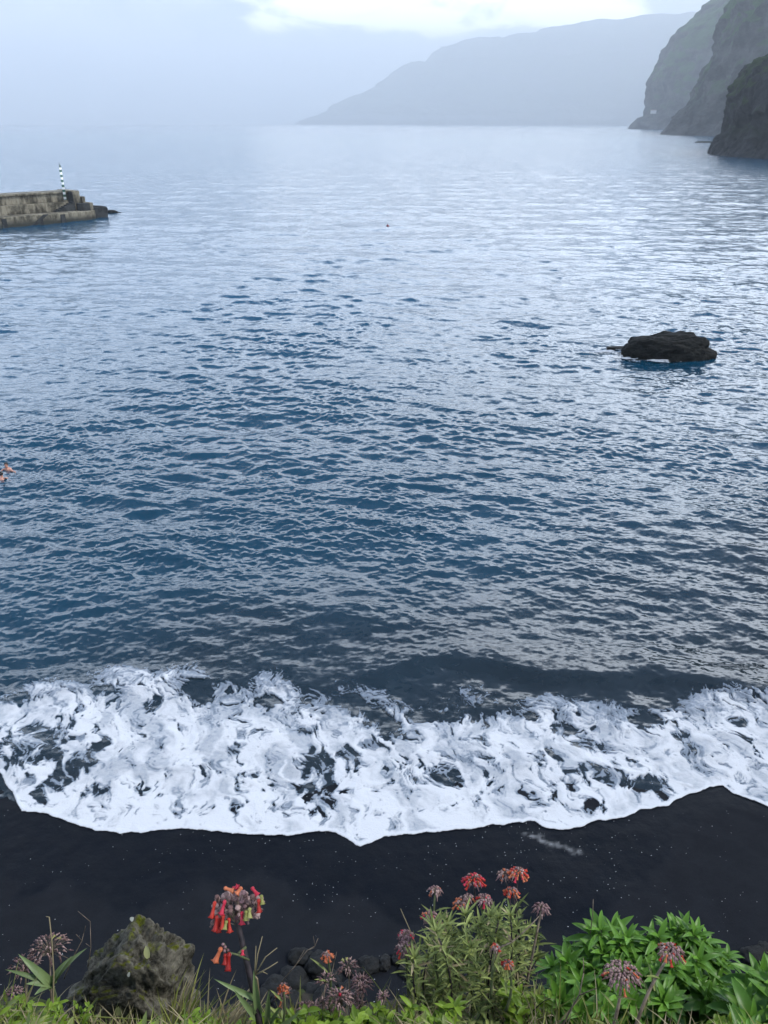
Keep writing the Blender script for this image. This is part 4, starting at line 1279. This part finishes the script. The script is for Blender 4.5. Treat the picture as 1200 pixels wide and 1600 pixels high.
# --- flower stalks standing over the narrow leaved bush
DRYM = (6, 2, 0, .6, 0, 0); REDM = (1.5, 2.5, 1.6, .6, 2.2, 0); ORM = (2.5, 1.5, .8, 2.2, .3, 0)
G = 'flower stalks in the narrow leaved bush'
flower_stalk('pale withered flower on an upright green stem, leftmost above the bush', (680, 1392, 1.55), (684, 1520, 1.55), .011, 24, DRYM, group=G, leaves=5)
flower_stalk('crimson flower head standing left of the topmost pair', (740, 1376, 1.56), (744, 1530, 1.56), .0175, 44, (1.2, 2.4, 1.5, .3, 2.2, 0), stem_m=M_stem_d, group=G)
flower_stalk('orange red flower head at the very top of the bush', (810, 1365, 1.56), (816, 1540, 1.56), .015, 36, (1.5, 1, 1.8, 2.2, .4, 0), stem_m=M_stem_d, group=G)
flower_stalk('greyish withered head touching the topmost orange red one', (789, 1367, 1.58), (797, 1530, 1.58), .013, 26, (6, 2, .2, .4, 0, 0), stem_m=M_stem_d, group=G)
flower_stalk('small rusty red head just below the topmost pair', (800, 1393, 1.54), (806, 1540, 1.54), .010, 24, ORM, group=G, stem_m=M_stem_d)
flower_stalk('dusky pink withered head over the dark middle of the bush', (757, 1406, 1.53), (752, 1530, 1.53), .013, 40, (2, 4, .2, .3, .9, 0), group=G, stem_m=M_stem_d)
flower_stalk('rusty withered heads left of the dusky pink one', (722, 1411, 1.54), (734, 1530, 1.54), .013, 34, (3, 2, 0, 1.8, 0, 0), group=G, extra=(((732, 1402, 1.54), .008, 14),))
flower_stalk('dull pink clustered head on the left flank of the bush', (672, 1432, 1.52), (686, 1540, 1.52), .013, 34, (3, 4, .1, .2, .6, 0), group=G)
flower_stalk('tall purple brown double head at the left end of the bush', (634, 1462, 1.5), (640, 1580, 1.5), .012, 34, (2, 5, .1, .1, .5, 0), group=G, extra=(((634, 1482, 1.48), .016, 46),))
flower_stalk('spiky dark withered head leaning off the right of the bush', (846, 1420, 1.52), (822, 1540, 1.52), .014, 30, (3, 6, 0, .3, 0, 0), group=G, stem_m=M_twig)
flower_stalk('single orange bud in the middle of the bush', (775, 1480, 1.42), (768, 1560, 1.42), .0055, 12, (1, 1.5, 1.4, 1.4, 0, 0), group=G, leaves=3)
flower_stalk('round scarlet bud low in the bush', (793, 1505, 1.41), (790, 1580, 1.41), .0065, 14, (.8, 1.2, 2, 1.4, 0, 0), group=G, leaves=3)
flower_stalk('small orange flower standing alone by the dark boulders', (511, 1492, 1.5), (514, 1580, 1.5), .007, 16, (1, .6, .2, 3, 0, 0), leaves=3)
flower_stalk('tiny orange topped brown stalk right of the tall red flower foot', (442, 1540, 1.43), (440, 1620, 1.43), .005, 8, (2, 2, .2, 2, 0, 0), leaves=3)
flower_stalk('red tipped withered head in front of the broad leaved bush, upper one', (1048, 1488, 1.38), (985, 1640, 1.36), .019, 70, (5, 3, .5, .5, 0, .2), L=.012, stem_m=M_twig, sr=.0028, leaves=4)
flower_stalk('wide brown withered head in front of the broad leaved bush, lower one', (972, 1524, 1.36), (940, 1650, 1.36), .029, 110, (7, 3, .35, .45, 0, .2), L=.012, stem_m=M_twig, sr=.0028, leaves=4)


def accents(label_parent, items, d):
    for o in items:
        pass


# --- narrow leaved bush
bs = at(745, 1640, 1.58)
bush = empty('narrow_leaf_bush', bs, 'tangled bush of narrow grey green leaves in the middle', 'bush')
bl = MB(); outline = [(625, 1500), (650, 1470), (680, 1440), (715, 1430), (750, 1422), (790, 1426), (825, 1440), (850, 1465), (862, 1500)]
ox, oy = zip(*outline)
stems = []
for i in range(64):
    px = random.uniform(628, 858); topy = np.interp(px, ox, oy) + abs(random.gauss(0, 16)) + random.choice([0, 10, 40, 80])
    d0 = random.uniform(1.46, 1.68)
    st = at(px * .7 + 745 * .3 + random.uniform(-10, 10), 1640, d0); e = at(px, topy, d0 + random.uniform(-.04, .03))
    cv = curve(st, e, (random.uniform(-.02, .02), 0, .01), 8)
    if i < 26:
        sb = MB(); sb.tube(cv, .0026, .0014, 6); sb.build('stem', M_stem_d if i % 3 else M_stem_g, bush)
    stems.append(cv)
for cv in stems:
    for k in range(random.choice([20, 36, 52, 60])):
        s = random.random() ** .7 * 8; i = min(7, int(s)); p = cv[i].lerp(cv[i + 1], s - i)
        a = random.uniform(0, 6.28)
        up_ = random.uniform(.1, 1.3)
        bl.leaf(p, (math.cos(a), math.sin(a), up_), ZU, random.uniform(.018, .042), random.uniform(.0028, .0050), random.uniform(-.2, .7), 4, 'narrow', .3, m=0 if random.random() < .9 else 1)
    a = random.uniform(0, 6.28)
    for k in range(7):
        a += 2.4
        bl.leaf(cv[-1], (math.cos(a), math.sin(a), random.uniform(.5, 2)), ZU, random.uniform(.018, .036), .0046, .2, 4, 'narrow', .3)
bl.build('foliage', [M_narrow, M_straw], bush)

# --- broad leaved bush
def broad_bush(label, base, outline, nros, d, seed, low=1600, Lr=(.042, .074)):
    random.seed(seed)
    bs = at(*base); th = empty('broad_leaf_bush', bs, label, 'bush')
    ox, oy = zip(*outline); bl = MB(); k = 0; inner = MB()
    for i in range(nros):
        px = random.uniform(ox[0] + 12, ox[-1] - 12); ty = np.interp(px, ox, oy)
        f = (i / nros)
        py = ty + 20 + (low - ty) * f * .85
        dd = d + .16 * (.5 - f) + random.uniform(-.03, .03)
        c = at(px, py, dd)
        if i < 24:
            sb = MB(); sb.tube(curve(bs + Vector((random.uniform(-.03, .03), random.uniform(-.02, .02), 0)), c, (0, 0, -.02)), .0035, .002, 6); sb.build('stem', M_stem_g, th)
        out = (c - bs); out.z = 0
        axis = (ZU * 1.0 + out * 1.6 + Vector((random.uniform(-.2, .2), random.uniform(-.35, .05), 0))).normalized()
        u = axis.orthogonal().normalized(); v = axis.cross(u)
        n = random.randint(10, 14)
        for j in range(n):
            a = j * 2.39996 + random.uniform(-.2, .2); el = .15 + 1.1 * (j / n) ** 1.2 + random.uniform(-.08, .08)
            dr = (u * math.cos(a) + v * math.sin(a)) * math.cos(el) + axis * math.sin(el)
            L = random.uniform(*Lr) * (1.05 - .45 * j / n)
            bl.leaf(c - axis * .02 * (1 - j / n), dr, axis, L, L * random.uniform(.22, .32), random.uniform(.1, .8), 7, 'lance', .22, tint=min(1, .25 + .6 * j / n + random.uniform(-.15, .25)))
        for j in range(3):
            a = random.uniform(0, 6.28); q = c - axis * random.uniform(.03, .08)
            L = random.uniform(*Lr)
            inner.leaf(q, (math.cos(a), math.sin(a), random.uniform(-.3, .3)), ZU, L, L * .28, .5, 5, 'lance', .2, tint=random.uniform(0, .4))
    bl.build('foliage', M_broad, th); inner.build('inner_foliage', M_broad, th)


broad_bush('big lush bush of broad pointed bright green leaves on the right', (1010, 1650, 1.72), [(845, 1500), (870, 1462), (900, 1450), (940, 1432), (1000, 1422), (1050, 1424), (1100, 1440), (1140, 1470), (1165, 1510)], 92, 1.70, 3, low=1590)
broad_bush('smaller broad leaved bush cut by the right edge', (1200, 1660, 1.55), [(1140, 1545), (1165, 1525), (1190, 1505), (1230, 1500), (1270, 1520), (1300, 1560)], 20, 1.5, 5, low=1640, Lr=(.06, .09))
random.seed(99)

# ------------------------------------------------------------------ haze
b = MB(); b.box((-9000, -60, -4.2), (18000, 0, 0), (0, 30000, 0), (0, 0, 1420))
hz = b.build('haze', None, None, False)
m, t, out = new_mat('haze_air')
v = t.add('ShaderNodeVolumePrincipled', {'Color': (.74, .78, .82, 1), 'Density': 1.8e-4, 'Anisotropy': .2})
t.l.new(v.outputs[0], out.inputs['Volume'])
hz.data.materials.append(m)
tag(hz, 'pale sea haze filling the bay and veiling the far mountains', 'haze', kind='stuff')

# ------------------------------------------------------------------ leaves lying on the mossy rock, seated on its surface
dg = bpy.context.evaluated_depsgraph_get()
mr = bpy.data.objects['mossy_rock']


def on_rock(px, py):
    o = CAM - mr.location; r = ray(px, py).normalized()
    hit, loc, nrm, _ = mr.ray_cast(o, r)
    return (loc + mr.location, nrm) if hit else (None, None)


M_fallen = leaf_mat('fallen_pale', (.42, .42, .16), (.50, .50, .22), .2, .1, .6)
M_pale = leaf_mat('fallen_white', (.55, .54, .46), (.6, .6, .5), .2, .1, .6)
for px, py, L, W, mt, ang, lab in [(236, 1485, .024, .015, M_fallen, -.5, 'pale yellow fallen leaf high on the mossy rock'), (191, 1572, .020, .014, M_fallen, .1, 'round yellowish fallen leaf low on the mossy rock'),
                                   (207, 1517, .010, .006, M_pale, .2, 'tiny whitish petal in the middle of the mossy rock'), (212, 1432, .010, .009, M_pale, .8, 'small white fleck on the top left of the mossy rock')]:
    p, n = on_rock(px, py)
    if p is None:
        continue
    n = (n * .5 - FW * .5).normalized()
    u = (RT * math.sin(ang) + UP * math.cos(ang)); u = (u - n * u.dot(n)).normalized()
    b = MB(); b.leaf(p + n * .014 - u * L * .5, u, n, L, W, .1, 5, 'lance', .1, tint=.7)
    tag(b.build_at('fallen_leaf', mt, p), lab, 'leaf')
